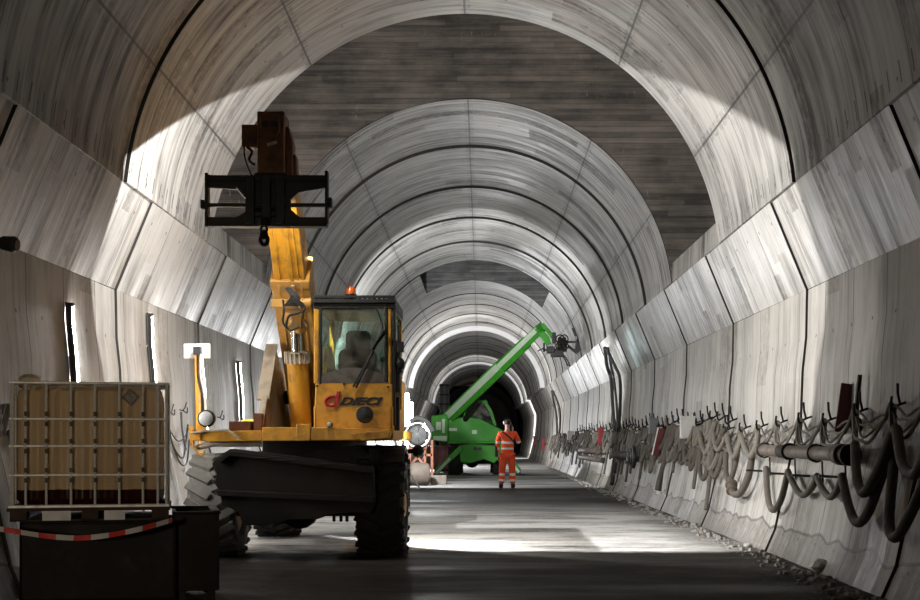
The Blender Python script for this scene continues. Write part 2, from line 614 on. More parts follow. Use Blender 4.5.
# chambers above the open bays
for a, b, zt, w in ((17.3, 22.5, 10.5, 6.4), (41.8, 47.5, 8.6, 5.4)):
    q = MB()
    q.b2((AX - w - .3, a - .4, zt), (AX + w + .3, b, zt + .3))
    q.b2((AX - w - .3, a, 3.6), (AX - w, b, zt)); q.b2((AX + w, a, 3.6), (AX + w + .3, b, zt))
    o = q.build('ceiling', M['boards'], at=(0, 0, 0)); o['kind'] = 'structure'
portal('wall_front', 16.9, 10.5, 6.5, M['boards'], .4, R=VR + .1)
portal('wall_front', 41.4, 8.6, 5.5, M['boards'], .4, R=VR + .1)
for yy, R0, R1 in ((66.0, VR - .2, VR + .3), (93.0, VR - .32, VR - .16)):
    # annular end faces where the lining steps in
    bm = bmesh.new(); a0 = math.acos((SPR[0] - VC) / VR); n = 64
    A = []; B = []
    for i in range(n + 1):
        a = -a0 + 2 * a0 * i / n
        for L, R in ((A, R0), (B, R1)):
            L.append([bm.verts.new((AX + R * math.sin(a), yy + dy, VC + R * math.cos(a))) for dy in (-.12, .3)])
    for i in range(n):
        for k in (0, 1):
            bm.faces.new((A[i][k], A[i + 1][k], B[i + 1][k], B[i][k]))
        bm.faces.new((A[i][0], A[i + 1][0], A[i + 1][1], A[i][1]))
    me = bpy.data.meshes.new('trim_3'); bm.to_mesh(me); bm.free(); me.materials.append(paint('white_ring_concrete', (.6, .6, .6), .7, dirt=.1))
    o = bpy.data.objects.new('trim_3', me); COL.objects.link(o); o['kind'] = 'structure'

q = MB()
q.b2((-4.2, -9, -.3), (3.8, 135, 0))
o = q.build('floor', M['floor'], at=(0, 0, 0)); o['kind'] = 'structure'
# dark unlined drift at the far end, and the closed ends
M['rock'] = paint('dark_rock', (.05, .042, .038), .9, dirt=.5, scale=1)
q = MB()
q.b2((AX - 5, 135, -.3), (AX + 5, 135.4, 8))
o = q.build('wall_back', M['rock'], at=(0, 0, 0)); o['kind'] = 'structure'
q = MB()
pr = [(AX + 3.4 * math.cos(a), 2.6 + 3.6 * math.sin(a)) for a in [PI * i / 24 for i in range(25)]]
pr = [(AX + 3.4, 0)] + pr + [(AX - 3.4, 0)]
A = [[q.b.verts.new((x, yy, z)) for x, z in pr] for yy in (112.2, 135)]
for i in range(len(pr) - 1):
    q._f((A[0][i], A[0][i + 1], A[1][i + 1], A[1][i]))
o = q.build('ceiling', M['rock'], at=(0, 0, 0)); o['kind'] = 'structure'
q = MB()
q.b2((AX - 5, -9.4, -.3), (AX + 5, -9, 8))
o = q.build('wall_front', M['rock'], at=(0, 0, 0)); o['kind'] = 'structure'

# camera
cam = bpy.data.cameras.new('camera'); co = bpy.data.objects.new('camera', cam); COL.objects.link(co)
co.location = (0, 0, CZ); co.rotation_euler = (PI / 2, 0, 0)
cam.sensor_width = 36; cam.lens = F / 920 * 36
cam.shift_x = -(CX - 460) / 920; cam.shift_y = (CY - 300) / 920
cam.clip_start = .1; cam.clip_end = 400
S.camera = co
S.view_settings.view_transform = 'Standard'; S.view_settings.look = 'None'
S.view_settings.exposure = 0; S.view_settings.gamma = 1
w = bpy.data.worlds.new('world'); S.world = w; w.use_nodes = True
w.node_tree.nodes['Background'].inputs[0].default_value = (0, 0, 0, 1)
w.node_tree.nodes['Background'].inputs[1].default_value = 0


# ------------------------------------------------------------------ lamps
def spot(name, loc, aim, power, size=165, blend=.15, col=(1, .97, .92), r=.05):
    l = bpy.data.lights.new(name, 'SPOT'); l.energy = power; l.color = col
    l.spot_size = math.radians(size); l.spot_blend = blend; l.shadow_soft_size = r
    o = bpy.data.objects.new(name, l); COL.objects.link(o); o.location = loc
    o.rotation_euler = Vector(aim).to_track_quat('-Z', 'Y').to_euler()
    return o


def area(name, loc, aim, power, sx, sy, col=(1, 1, 1), spread=180):
    l = bpy.data.lights.new(name, 'AREA'); l.energy = power; l.color = col
    l.shape = 'RECTANGLE'; l.size = sx; l.size_y = sy; l.spread = math.radians(spread)
    o = bpy.data.objects.new(name, l); COL.objects.link(o); o.location = loc
    o.rotation_euler = Vector(aim).to_track_quat('-Z', 'Y').to_euler()
    return o
BOOMLAMP = Vector((-1.93, 12.55, 3.62))
spot('boom_work_light', BOOMLAMP, (.25, 1.2, -1.5), 230, 118, .6, (1, .95, .86), .03)
BL2 = Vector((-2.1, 13.27, 4.2))
bl = spot('boom_rear_light', BL2, (.02, .46, -.89), 2600, 179, .03, (1, .99, .975), .02)  # added unseen light behind the boom head, brightening the vault end


def beam(o, side, back, lo=.1, sign=1):
    """asymmetric beam of a floodlight: weaker away from `side`, cut off by the housing behind the plane `back`"""
    R_ = o.rotation_euler.to_matrix().transposed()
    o.data.use_nodes = True; nt = o.data.node_tree; g = N(nt)
    em = [n for n in nt.nodes if n.type == 'EMISSION'][0]
    nrm = g.n('ShaderNodeTexCoord').outputs['Normal']
    def dot(v):
        d = g.n('ShaderNodeVectorMath', operation='DOT_PRODUCT'); g.link(nrm, d.inputs[0])
        d.inputs[1].default_value = (R_ @ Vector(v).normalized()) * sign
        return d.outputs['Value']
    a = g.rng(dot(side), -.75, .7, lo, 1)
    if back is not None:
        a = g.math('MULTIPLY', a, g.rng(dot(back), 0, .03))
    g.link(a, em.inputs['Strength'])


beam(bl, (1, .25, 0), (0, .968, .26), .24)
# floodlight turned towards us, halfway down the tunnel on the left
FL = P(403, 410, 33)
spot('flood_light', FL + Vector((0, -.12, 0)), (.6, -1, .15), 650, 135, 1.0, (.95, .98, 1), .12)
# second floodlight facing down the tunnel
spot('flood_light', FL + Vector((0, .12, 0)), (.3, 1, .25), 2900, 165, .3, (.95, .98, 1), .12)
spot('flood_light', (AX - 2.3, 59.6, 1.6), (.3, -1, .25), 2300, 165, .3, (.97, .98, 1), .12)  # added light facing back, brightening the walls beyond the second bay
spot('flood_light', (AX - 2.3, 60, 1.6), (.25, 1, .3), 3600, 165, .3, (.97, .98, 1), .12)
spot('flood_light', (AX + 2.3, 86, 2.0), (-.1, 1, .3), 2600, 165, .3, (.97, .98, 1), .12)
# lamp on the machine's rear, lighting the roadway behind it
RL = Vector((-.72, 15.0, 1.12))
spot('rear_work_light', RL + Vector((.03, .03, 0)), (.75, .7, -.1), 420, 168, .12, (1, .98, .94), .05)
# added unseen warm spot behind the viewer, brightening the tank front
spot('tunnel_light', (-2.4, -3.0, 1.5), (-.055, 1, -.03), 950, 30, 1.0, (1, .84, .64), .25)
S.view_settings.exposure = -.36
# ------------------------------------------------------------------ shared paints
M['yellow'] = paint('worn_yellow_paint', (.75, .36, .03), .42, dirt=.75, dirtcol=(.16, .08, .03), scale=5)
M['yellow2'] = paint('dusty_yellow_paint', (.62, .34, .08), .5, dirt=.9, dirtcol=(.25, .2, .14), scale=7)
M['cream'] = paint('pale_dusty_paint', (.55, .47, .36), .6, dirt=.5, scale=6)
M['black'] = paint('black_paint', (.012, .012, .012), .5, dirt=.3, dirtcol=(.04, .035, .03))
M['iron'] = paint('dark_dirty_steel', (.012, .010, .008), .65, 0, dirt=.6, dirtcol=(.025, .019, .014), scale=4, **{'Specular IOR Level': .25})
M['brownsteel'] = paint('dark_orange_brown_paint', (.2, .08, .022), .55, dirt=.8, dirtcol=(.06, .03, .02), scale=6)  # boom head's yellow with the shade on it mixed into the colour
M['rubber'] = paint('tyre_rubber', (.014, .013, .012), .8, dirt=.5, dirtcol=(.06, .05, .045), scale=8)
M['dusty_rubber'] = paint('mud_dried_rubber', (.2, .19, .17), .85, dirt=.5, dirtcol=(.35, .33, .3), scale=6)  # left front tyre, with the tube light on it painted into the rubber
M['chrome'] = paint('chrome_rod', (.6, .6, .6), .18, 1.0, dirt=.3)
M['galv'] = paint('galvanised_steel', (.8, .78, .73), .4, .2, dirt=.4, dirtcol=(.1, .09, .08), scale=12)
M['white'] = paint('white_plastic', (.75, .74, .72), .5, dirt=.3)
M['lens'] = paint('lamp_lens', (.75, .75, .72), .15, dirt=.2)
M['orange'] = paint('orange_beacon_lens', (.85, .16, .02), .25, dirt=.1)
M['redprint'] = paint('red_print', (.55, .03, .03), .5, dirt=.3)
M['hose'] = paint('black_hose', (.02, .02, .02), .55, dirt=.3)
M['seat'] = paint('dark_seat_cloth', (.03, .035, .035), .85)
M['glass'] = glass('dusty_cab_glass', (.86, .97, .93), .3)
M['rust'] = paint('rusty_steel', (.22, .09, .05), .75, .2, dirt=.7, dirtcol=(.08, .04, .03))

TX = -1.98
T = thing('telehandler', 'large yellow rotating telehandler with dark fork carriage raised high', 'telehandler', (TX, 15.2, 0))


def wheel(root, name, x, y, r, w, mat, side):
    q = MB()
    prof = [(r * .56, -w * .42), (r * .62, -w * .5), (r * .86, -w * .5), (r * .94, -w * .42), (r * .95, 0), (r * .94, w * .42), (r * .86, w * .5), (r * .62, w * .5), (r * .56, w * .42)]
    q.lathe(prof, (x, y, r), (1, 0, 0), 36, caps=False)
    n = 20
    for i in range(n):
        for s in (-1, 1):
            a = 2 * PI * (i + (.5 if s > 0 else 0)) / n
            c = Vector((x + s * w * .26, y + math.sin(a) * r * .965, r + math.cos(a) * r * .965))
            rot = Matrix.Rotation(-a, 3, 'X') @ Matrix.Rotation(s * .5, 3, 'Z')
            q.box(c, (w * .56, r * .13, r * .09), rot)
    t = q.build(name, mat, root)
    q = MB()
    q.lathe([(r * .57, -w * .4), (r * .57, w * .4)], (x, y, r), (1, 0, 0), 28)
    q.lathe([(r * .3, 0), (r * .3, w * .42), (r * .2, w * .5), (r * .02, w * .5)], (x, y, r), (side, 0, 0), 20)
    for i in range(8):
        a = 2 * PI * i / 8
        q.cyl((x + side * w * .42, y + math.sin(a) * r * .24, r + math.cos(a) * r * .24), (x + side * w * .46, y + math.sin(a) * r * .24, r + math.cos(a) * r * .24), r * .03, n=6)
    q.build('rim', M['yellow2'], t)
    return t


for x, y, s in ((-1.065, 14.12, 1), (-2.84, 14.12, -1), (-1.33, 16.9, 1), (-2.63, 16.9, -1)):
    wheel(T, 'wheel', x, y, .55, .5, M['dusty_rubber'] if s < 0 and y < 15 else M['rubber'], s)

q = MB()   # chassis
q.b2((TX - .48, 13.7, .5), (TX + .48, 17.9, 1.0))
q.cyl((-2.7, 14.12, .55), (-1.25, 14.12, .55), .13); q.cyl((-2.6, 16.9, .55), (-1.4, 16.9, .55), .13)
q.ball((TX, 14.12, .52), .24); q.ball((TX, 16.9, .52), .24)
q.b2((TX - .62, 14.9, .55), (TX + .62, 16.6, 1.05))
q.cyl((TX, 15.5, 1.0), (TX, 15.5, 1.25), .62, n=28)
q.build('chassis', M['iron'], T, bevel=.02)

PX = lambda px, py, D: (P(px, py, D).x, P(px, py, D).z)
q = MB()   # front stabiliser beam / blade
fn = lambda u, v, w_: (u, w_, v)
D0 = 13.35
poly = [PX(*p, D0) for p in ((212, 464), (217, 457), (230, 449), (300, 457), (372, 467), (375, 500), (371, 514), (352, 513), (329, 515), (318, 519), (290, 520), (262, 526), (243, 525), (238, 512), (222, 504), (219, 490), (214, 483), (216, 474))]
q.prism(poly, fn, D0, D0 + .28)
q.prism([PX(*p, D0 - .03) for p in ((217, 459), (230, 450.5), (374, 469), (374, 474), (230, 456), (221, 463))], fn, D0 - .04, D0)
q.prism([PX(*p, D0 - .03) for p in ((216, 490), (374, 497), (373, 503), (218, 496))], fn, D0 - .03, D0)
for px in (334, 341, 347):
    a = P(px, 512, D0 + .1); q.cyl(a, a - Vector((0, 0, .1)), .018, n=8)
for px in (262, 285, 325):
    a = P(px, 458 + (px - 262) * .1, D0 - .03); q.box(a, (.16, .03, .02))
bl = q.build('stabiliser_beam', M['iron'], T, bevel=.012)
q = MB()
q.prism([PX(*p, 13.75) for p in ((300, 458), (318, 451), (340, 447), (359, 445), (366, 451), (374, 458), (371, 470), (300, 468))], fn, 13.7, 13.82)
a = P(374, 455, 13.7); q.box(a, (.1, .12, .14)); q.tube([a + Vector((0, 0, .06)), a + Vector((.03, 0, .1)), a + Vector((.12, 0, .08))], .015)
q.build('fender_plate', M['iron'], T, bevel=.01)
q = MB()   # mudguard over right wheel
for s in (-1.065,):
    pts = [(14.12 + .68 * math.sin(a), .55 + .63 * math.cos(a)) for a in [(-.75 + 1.5 * i / 8) for i in range(9)]]
    for (y0, z0), (y1, z1) in zip(pts, pts[1:]):
        q.bar((s, y0, z0), (s, y1, z1), .5, .03)
q.build('mudguard', M['black'], T)

# deck of the slewing upper body
q = MB()
a0, a1 = P(191, 434, 13.45), P(262, 441, 13.45)
q.prism([PX(*p, 13.45) for p in ((191, 433), (205, 431.5), (226, 431), (262, 430), (262, 441), (212, 442), (193, 440))], fn, 13.45, 13.62)
q.prism([PX(*p, 13.42) for p in ((262, 427), (330, 427.5), (390, 429), (391, 437), (380, 440), (262, 441))], fn, 13.42, 13.6)
q.prism([PX(*p, 13.36) for p in ((296, 424), (310, 424), (310, 441), (296, 441))], fn, 13.38, 13.45)
q.prism([PX(*p, 13.3) for p in ((350, 434), (388, 430), (391, 432), (389, 438), (362, 441))], fn, 13.28, 13.44)
q.b2((-3.0, 13.6, 1.24), (-.93, 17.2, 1.3))
q.b2((-3.02, 13.5, 1.26), (-2.96, 17.2, 1.36)); q.b2((-.97, 13.5, 1.26), (-.91, 17.2, 1.36))
q.build('deck', M['yellow'], T, bevel=.008)
q = MB()
q.tube([P(191, 433, 13.42), P(205, 431, 13.42), P(228, 430, 13.42), P(233, 434, 13.42), P(241, 439, 13.42)], .013)
q.tube([P(193, 446, 13.5), P(200, 447, 13.5), P(213, 444, 13.5), P(262, 444, 13.6)], .03)
q.build('deck_rail', M['cream'], T)
q = MB()   # engine housing and counterweight at the rear
q.b2((-2.9, 15.6, 1.3), (-2.35, 17.3, 1.5)); q.b2((TX - .9, 17.0, 1.28), (TX + .95, 17.7, 2.05))
q.build('counterweight', M['yellow'], T, bevel=.05)
q = MB()
q.b2((-2.2, 15.35, 1.3), (-1.72, 17.0, 1.75))
q.build('slew_housing', M['iron'], T, bevel=.02)  # dark box standing for the shade inside the turret

# turret cheek plates carrying the boom foot
for x in (-2.33, -1.70):
    q = MB()
    yz = lambda u, v, w_: (w_, u, v)
    q.prism([(13.62, 1.3), (13.66, 1.5), (13.95, 1.72), (14.35, 2.28), (14.6, 2.3), (15.1, 2.05), (15.9, 1.95), (16.4, 1.3)], yz, x - .02, x + .02)
    if x < -2:
        q.bar((x, 13.6, 1.3), (x + .02, 13.9, 1.72), .06, .03, up=(0, -1, .6))
        q.bar((x, 13.9, 1.68), (x + .02, 14.35, 2.3), .13, .04, up=(0, -1, .8))
    q.build('turret_plate', M['cream'] if x < -2 else M['yellow'], T)

# boom: three nested sections along one slanting line
b0 = Vector((-2.03, 15.3, 1.75)); b1 = Vector((-2.03, 12.5, 4.45)); bd = (b1 - b0).normalized()
bup = Vector((1, 0, 0)).cross(bd)
if bup.z < 0: bup = -bup
BY = lambda y: b0 + bd * ((15.3 - y) / (15.3 - 12.5) * (b1 - b0).length)


def section(name, ya, yb, w_, h, mat, parent):
    q = MB()
    q.bar(BY(ya), BY(yb), w_, h, up=bup)
    # flange strips on the underside
    for s in (-1, 1):
        off = Vector((s * w_ * .30, 0, 0)) - bup * (h / 2 + .006)
        q.bar(BY(ya) + off, BY(yb) + off, .022, .02, up=bup)
    off = -bup * (h / 2 + .012)
    q.bar(BY(ya) + off + Vector((.03, 0, 0)), BY(yb) + off + Vector((.03, 0, 0)), .045, .03, up=bup)
    return q.build(name, mat, parent, bevel=.01)


boom = section('boom', 15.45, 13.95, .40, .42, M['yellow2'], T)
section('boom_section', 14.1, 13.15, .33, .36, M['yellow'], boom)
section('boom_section', 13.3, 12.82, .27, .30, M['yellow'], boom)
q = MB()
for y, w_, h in ((13.97, .42, .43), (13.18, .35, .37)):
    q = MB(); q.bar(BY(y + .03), BY(y - .05), w_, h, up=bup)
    q.build('collar', M['yellow2'], boom, bevel=.01)
q = MB()     # foot pin
q.cyl((-2.4, 15.3, 1.75), (-1.64, 15.3, 1.75), .08)
q.build('pivot_pin', M['iron'], boom)
q = MB()
bt = lambda px, py, D: P(px, py, D)
for k in range(5):
    j = k * .02
    q.tube(smooth_path([P(286 + k, 288, 13.55), P(291 + k * 2, 297, 13.5), P(285 + k * 3, 306, 13.5), P(296 - k, 300, 13.48), P(303, 304 + k, 13.5)], 5), .011, 6)
q.tube(smooth_path([P(303, 304, 13.5), P(305, 309, 13.5), P(299, 313, 13.5), P(289, 316, 13.5), P(286, 327, 13.6)], 5), .012, 6)
q.tube(smooth_path([P(283, 300, 13.6), P(284, 312, 13.55), P(283, 322, 13.6), P(290, 330, 13.6), P(300, 327, 13.6)], 5), .012, 6)
q.build('hydraulic_hose', M['hose'], boom)
q = MB()
q.bar(P(271, 303, 13.72), P(305, 304.5, 13.72), .08, .1)
q.cyl(P(301, 303, 13.66), P(312, 303, 13.66), .055, n=12)
q.box(P(294, 318, 13.85), (.2, .22, .24))
q.ball(P(300, 326, 13.85), .09); 
q.build('bracket', M['yellow2'], boom, bevel=.015)

# lift cylinder
c0 = P(302, 438, 14.2); c1 = P(297, 357, 13.95); c2 = P(296, 324, 13.88)
q = MB(); q.cyl(c0, c1, .115, n=24)
cyl = q.build('lift_cylinder', M['yellow'], T)
q = MB(); q.cyl(c1, c2, .06, n=18); q.build('piston_rod', M['chrome'], cyl)
q = MB()
d = (c2 - c1).normalized()
q.cyl(c1 - d * .05, c1 + d * .05, .125, n=24)
for i in range(16):
    a = 2 * PI * i / 16
    s_ = d.cross(Vector((0, 1, 0))).normalized(); t_ = s_.cross(d)
    pp = c1 + (s_ * math.cos(a) + t_ * math.sin(a)) * .125
    q.cyl(pp - d * .06, pp + d * .055, .016, n=6)
q.build('cylinder_collar', M['cream'], cyl)

# boom head with gooseneck
q = MB()
hd = 12.42
q.b2((P(257, 0, hd).x, hd, P(0, 176, hd).z), (P(284, 0, hd).x, hd + .35, P(0, 111, hd).z))
q.prism([PX(*p, hd - .02) for p in ((260, 114), (280, 114), (280, 130), (276, 138), (264, 138), (260, 130))], fn, hd - .03, hd + .01)
q.prism([PX(*p, hd) for p in ((284, 124), (287, 124), (291, 140), (291, 178), (284, 178))], fn, hd + .1, hd + .3)
q.prism([PX(*p, hd) for p in ((291, 150), (294, 152), (295, 176), (291, 176))], fn, hd + .15, hd + .3)
hdp = q.build('boom_head', M['brownsteel'], T, bevel=.012)
q = MB()
q.b2((P(240.5, 0, hd).x, hd + .05, P(0, 146, hd).z), (P(256, 0, hd).x, hd + .2, P(0, 123, hd).z))
q.build('head_box', M['brownsteel'], hdp, bevel=.01)
q = MB()
q.cyl(P(265, 124, hd - .03), P(265, 124, hd - .08), .03, n=12); q.cyl(P(274, 124, hd - .03), P(274, 124, hd - .08), .03, n=12)
q.build('socket_pair', M['black'], hdp)
q = MB()
q.tube(smooth_path([P(244, 146, hd), P(245, 158, hd), P(250, 172, hd), P(253, 178, hd)], 5), .008, 6)
q.tube(smooth_path([P(247, 147, hd), P(252, 152, hd), P(249, 160, hd), P(255, 165, hd)], 5), .014, 6)
q.build('head_cable', M['black'], hdp)
q = MB()
q.bar(P(267, 145, hd - .02), P(277, 142, hd - .02), .01, .03)
q.build('warning_sticker', M['cream'], hdp)

# fork carriage
cd = 12.2
fr = lambda x0, y0, x1, y1, da=0, db=.08: ((P(x0, y0, cd).x, cd + da, P(x0, y1, cd).z), (P(x1, y0, cd).x, cd + db, P(x0, y0, cd).z))
q = MB()
q.b2(*fr(206, 175, 327, 181)); q.b2(*fr(206, 217, 327, 225))
q.b2(*fr(205, 173, 208, 227, -.02, .1)); q.b2(*fr(325, 171, 328, 224, -.02, .1))
q.b2(*fr(202, 203, 331, 206.5, 0, .05)); q.b2(*fr(201, 200, 204.5, 209, -.03, .08)); q.b2(*fr(328.5, 198, 332, 208, -.03, .08))
q.prism([PX(*p, cd) for p in ((207, 180), (326, 180), (326, 187), (298, 192), (290, 199), (290, 209), (300, 217), (236, 217), (248, 209), (246, 198), (238, 189), (208, 187))], fn, cd + .02, cd + .06)
for x0 in (246, 262, 276):
    q.b2(*fr(x0, 176, x0 + 9, 224, -.04, .1))
q.b2(*fr(205, 224, 327, 226.5, -.02, .12))
carr = q.build('fork_carriage', M['black'], T, bevel=.006)
q = MB()
q.b2(*fr(252, 170, 286, 216, .1, .35)); q.cyl(P(250, 214, cd + .05), P(278, 214, cd + .05), .06)
q.build('tilt_bracket', M['black'], carr, bevel=.02)
q = MB(); q.cyl(P(237, 187, cd), P(248, 200, cd), .014, n=8); q.build('tilt_rod', M['chrome'], carr)
q = MB()
hk = P(264, 224, cd - .03)
q.cyl(hk + Vector((0, 0, .06)), hk - Vector((0, 0, .02)), .05)
for k in range(2):
    cc = hk - Vector((0, 0, .05 + k * .05))
    q.tube([cc + Vector((.03 * math.cos(a), 0, .035 * math.sin(a))) for a in [2 * PI * i / 10 for i in range(10)]], .012, 6, closed=True)
hc = hk - Vector((0, 0, .15))
q.tube([hc + Vector((.035 * math.cos(a), 0, .045 * math.sin(a))) for a in [2 * PI * i / 14 for i in range(14)]], .02, 8, closed=True)
q.build('hook', M['iron'], carr)
q = MB()   # work lamp on the head
q.lathe([(.05, 0), (.07, .03), (.07, .07)], BOOMLAMP + Vector((0, -.03, .08)), (0, .45, -.89), 14)
q.cyl(BOOMLAMP + Vector((0, -.03, .08)), BOOMLAMP + Vector((0, -.1, .3)), .015)
q.build('work_lamp', M['black'], hdp)

# ------------------------------------------------------------------ cab
cx0, cx1 = P(313.5, 0, 13.6).x, P(393.5, 0, 13.6).x
cy0, cy1 = 13.6, 15.1
zt, zb, zs = P(0, 303, 13.6).z, 1.3, P(0, 382, 13.6).z
q = MB()
q.b2((cx0, cy0, zb), (cx1, cy1, zb + .06))                    # floor
q.prism([(cx0, zb), (cx1, zb), (cx1 - .01, zs - .02), (cx1 - .06, zs), (cx0 + .02, zs)], fn, cy0, cy0 + .05)     # front panel
q.b2((cx0, cy0, zb), (cx0 + .045, cy1, zs - .25)); q.b2((cx1 - .045, cy0, zb), (cx1, cy1, zs - .25))
q.b2((cx0, cy1 - .05, zb), (cx1, cy1, zs))
q.b2((cx0, cy0, zs - .02), (cx0 + .055, cy0 + .07, zt)); q.b2((cx1 - .07, cy0, zs - .02), (cx1 - .02, cy0 + .07, zt))
q.b2((cx0, cy1 - .07, zs - .02), (cx0 + .055, cy1, zt)); q.b2((cx1 - .055, cy1 - .07, zs - .02), (cx1, cy1, zt))
cab = q.build('cab', M['yellow'], T, bevel=.015)
q = MB()
q.b2((cx0 - .01, cy0 - .01, zt - .06), (cx1 + .01, cy1, zt + .0))
q.b2((cx0 + .055, cy0 - .01, zs - .02), (cx0 + .085, cy0 + .04, zt)); q.b2((cx1 - .095, cy0 - .012, zs), (cx1 - .06, cy0 + .04, zt)); q.b2((cx1 - .02, cy0 + .01, zb + .1), (cx1 + .02, cy0 + .1, zt))
q.build('cab_frame', M['black'], cab, bevel=.01)
q = MB()      # roof guard with bars
q.b2((cx0, cy0 - .05, zt), (cx1 + .02, cy0 + .02, zt + .035)); q.b2((cx0, cy0 - .05, zt + .05), (cx1 + .02, cy0 + .0, zt + .075))
for i in range(17):
    x = cx0 + .02 + i * (cx1 - cx0 - .02) / 16
    q.b2((x - .008, cy0 - .04, zt), (x + .008, cy1, zt + .07))
q.b2((cx0, cy1 - .05, zt), (cx1, cy1, zt + .06))
q.build('roof_guard', M['black'], cab)
q = MB()
q.lathe([(.06, 0), (.06, .06), (.045, .065)], P(351, 300, 13.75), (0, 0, 1), 16)
bc = q.build('beacon_base', M['black'], cab)
q = MB(); q.lathe([(.05, .0), (.05, .06), (.035, .085), (.0, .09)], P(351, 295, 13.75), (0, 0, 1), 16)
q.build('beacon', M['orange'], cab)
q = MB()
q.b2((cx0 + .05, cy0 + .01, zs - .01), (cx1 - .06, cy0 + .018, zt - .05))
q.build('windshield', M['glass'], cab)
q = MB()
q.b2((cx0 + .05, cy1 - .03, zs), (cx1 - .05, cy1 - .022, zt - .05))
q.build('rear_window', M['glass'], cab)
for x in (cx0 + .02, cx1 - .03):
    q = MB(); q.b2((x, cy0 + .07, zs - .25), (x + .008, cy1 - .07, zt - .05)); q.build('side_window', M['glass'], cab)
# dusty arc left by the wiper at the foot of the windscreen
q = MB()
pts = [PX(318 + 70 * i / 12, 382 - (14.5 * math.sin(PI * min(1, (i + 1) / 14)) ** .8), 13.6) for i in range(13)]
q.prism([PX(318, 383, 13.6)] + pts + [PX(388, 383, 13.6)], fn, cy0 - .004, cy0 + .006)
M['dust'] = paint('pale_dust', (.14, .125, .11), .9, dirt=.7, scale=14)
q.build('dust_film', M['dust'], cab)
# seat and controls
q = MB()
sx = P(356.5, 0, 14.35).x
def rr(cx_, cz_, w_, h_, r_=.04):
    o_ = []
    for (sx_, sz_, a0_) in ((1, 1, 0), (-1, 1, 90), (-1, -1, 180), (1, -1, 270)):
        for k in range(5):
            a = math.radians(a0_ + 22.5 * k)
            o_.append((cx_ + sx_ * (w_ / 2 - r_) + r_ * math.cos(a), cz_ + sz_ * (h_ / 2 - r_) + r_ * math.sin(a)))
    return o_
q.prism(rr(sx, 2.32, .27, .3, .06), fn, 14.5, 14.6); q.prism(rr(sx, 2.05, .42, .42, .08), fn, 14.42, 14.58)
q.prism(rr(sx, 1.84, .44, .14, .05), fn, 14.0, 14.55)
q.b2((sx - .28, 14.05, 1.9), (sx - .21, 14.45, 2.02)); q.b2((sx + .21, 14.05, 1.9), (sx + .28, 14.45, 2.02))
q.b2((sx - .2, 14.1, 1.36), (sx + .2, 14.5, 1.78))
q.build('seat', M['seat'], cab, bevel=.015)
q = MB()
sc_ = Vector((sx, 13.95, 1.95))
q.tube([sc_ + Vector((.16 * math.cos(a), .06 * math.sin(a), .14 * math.sin(a))) for a in [2 * PI * i / 24 for i in range(24)]], .014, 8, closed=True)
q.cyl(sc_, sc_ + Vector((0, -.2, -.3)), .03); q.bar(sc_ - Vector((.15, 0, 0)), sc_ + Vector((.15, 0, 0)), .02, .02)
q.b2((sx - .3, 13.7, 1.4), (sx + .3, 13.8, 1.72))
q.cyl((sx + .3, 14.1, 1.85), (sx + .31, 14.05, 2.1), .015); q.ball((sx + .31, 14.05, 2.12), .03)
q.build('steering_wheel', M['black'], cab)
# wiper
q = MB()
q.tube(smooth_path([P(353, 387, 13.55), P(360, 374, 13.55), P(372, 352, 13.55), P(382, 331, 13.55), P(380, 318, 13.55), P(376, 309, 13.57)], 5), .012, 6)
q.tube([P(357, 384, 13.54), P(366, 366, 13.54), P(376, 345, 13.54), P(386, 332, 13.54)], .012, 6)
q.tube([P(372, 349, 13.53), P(384, 330, 13.53)], .016, 6)
q.bar(P(356, 388, 13.55), P(366, 366, 13.55), .03, .02)
q.build('wiper', M['black'], cab)
# head lamps
def lamp(c, r, parent, name='headlight', lens='lens'):
    q = MB(); q.lathe([(r * .6, .07), (r, .04), (r, -.02), (r * .9, -.03)], c, (0, 1, 0), 24)
    L = q.build(name, M['black'], parent)
    q = MB(); q.lathe([(r * .82, -.026), (r * .82, -.034), (r * .5, -.05), (.001, -.055)], c, (0, 1, 0), 24)
    q.build('lens', M[lens], L)
    return L
M['dlens'] = paint('dark_glass_lens', (.05, .055, .06), .12)
lamp(P(364.7, 414.7, 13.5), .088, cab, lens='dlens')
lamp(P(329.5, 424.5, 13.4), .032, T)
# mirrors on the right-hand side
q = MB()
q.tube([P(393, 330, 13.6), P(398, 325, 13.6), P(399, 345, 13.6)], .012, 6); q.box(P(400.5, 347, 13.6), (.07, .05, .11))
q.tube([P(394, 375, 13.7), P(401, 372, 13.7), P(402, 362, 13.7)], .014, 6); q.ball(P(400, 364, 13.65), .06, (.9, .6, 1.1))
q.b2((cx1, cy0 + .1, 1.75), (cx1 + .06, cy0 + .25, 2.3)); q.b2((cx1, cy0 + .15, 1.35), (cx1 + .05, cy0 + .3, 1.7))
q.build('mirror', M['black'], cab, bevel=.01)
# little screws on the front panel
for px, py in ((317, 386), (388, 387), (344, 384)):
    q = MB(); q.cyl(P(px, py, 13.6), P(px, py, 13.575), .012, n=8)
    q.build('screw', M['black'], cab)


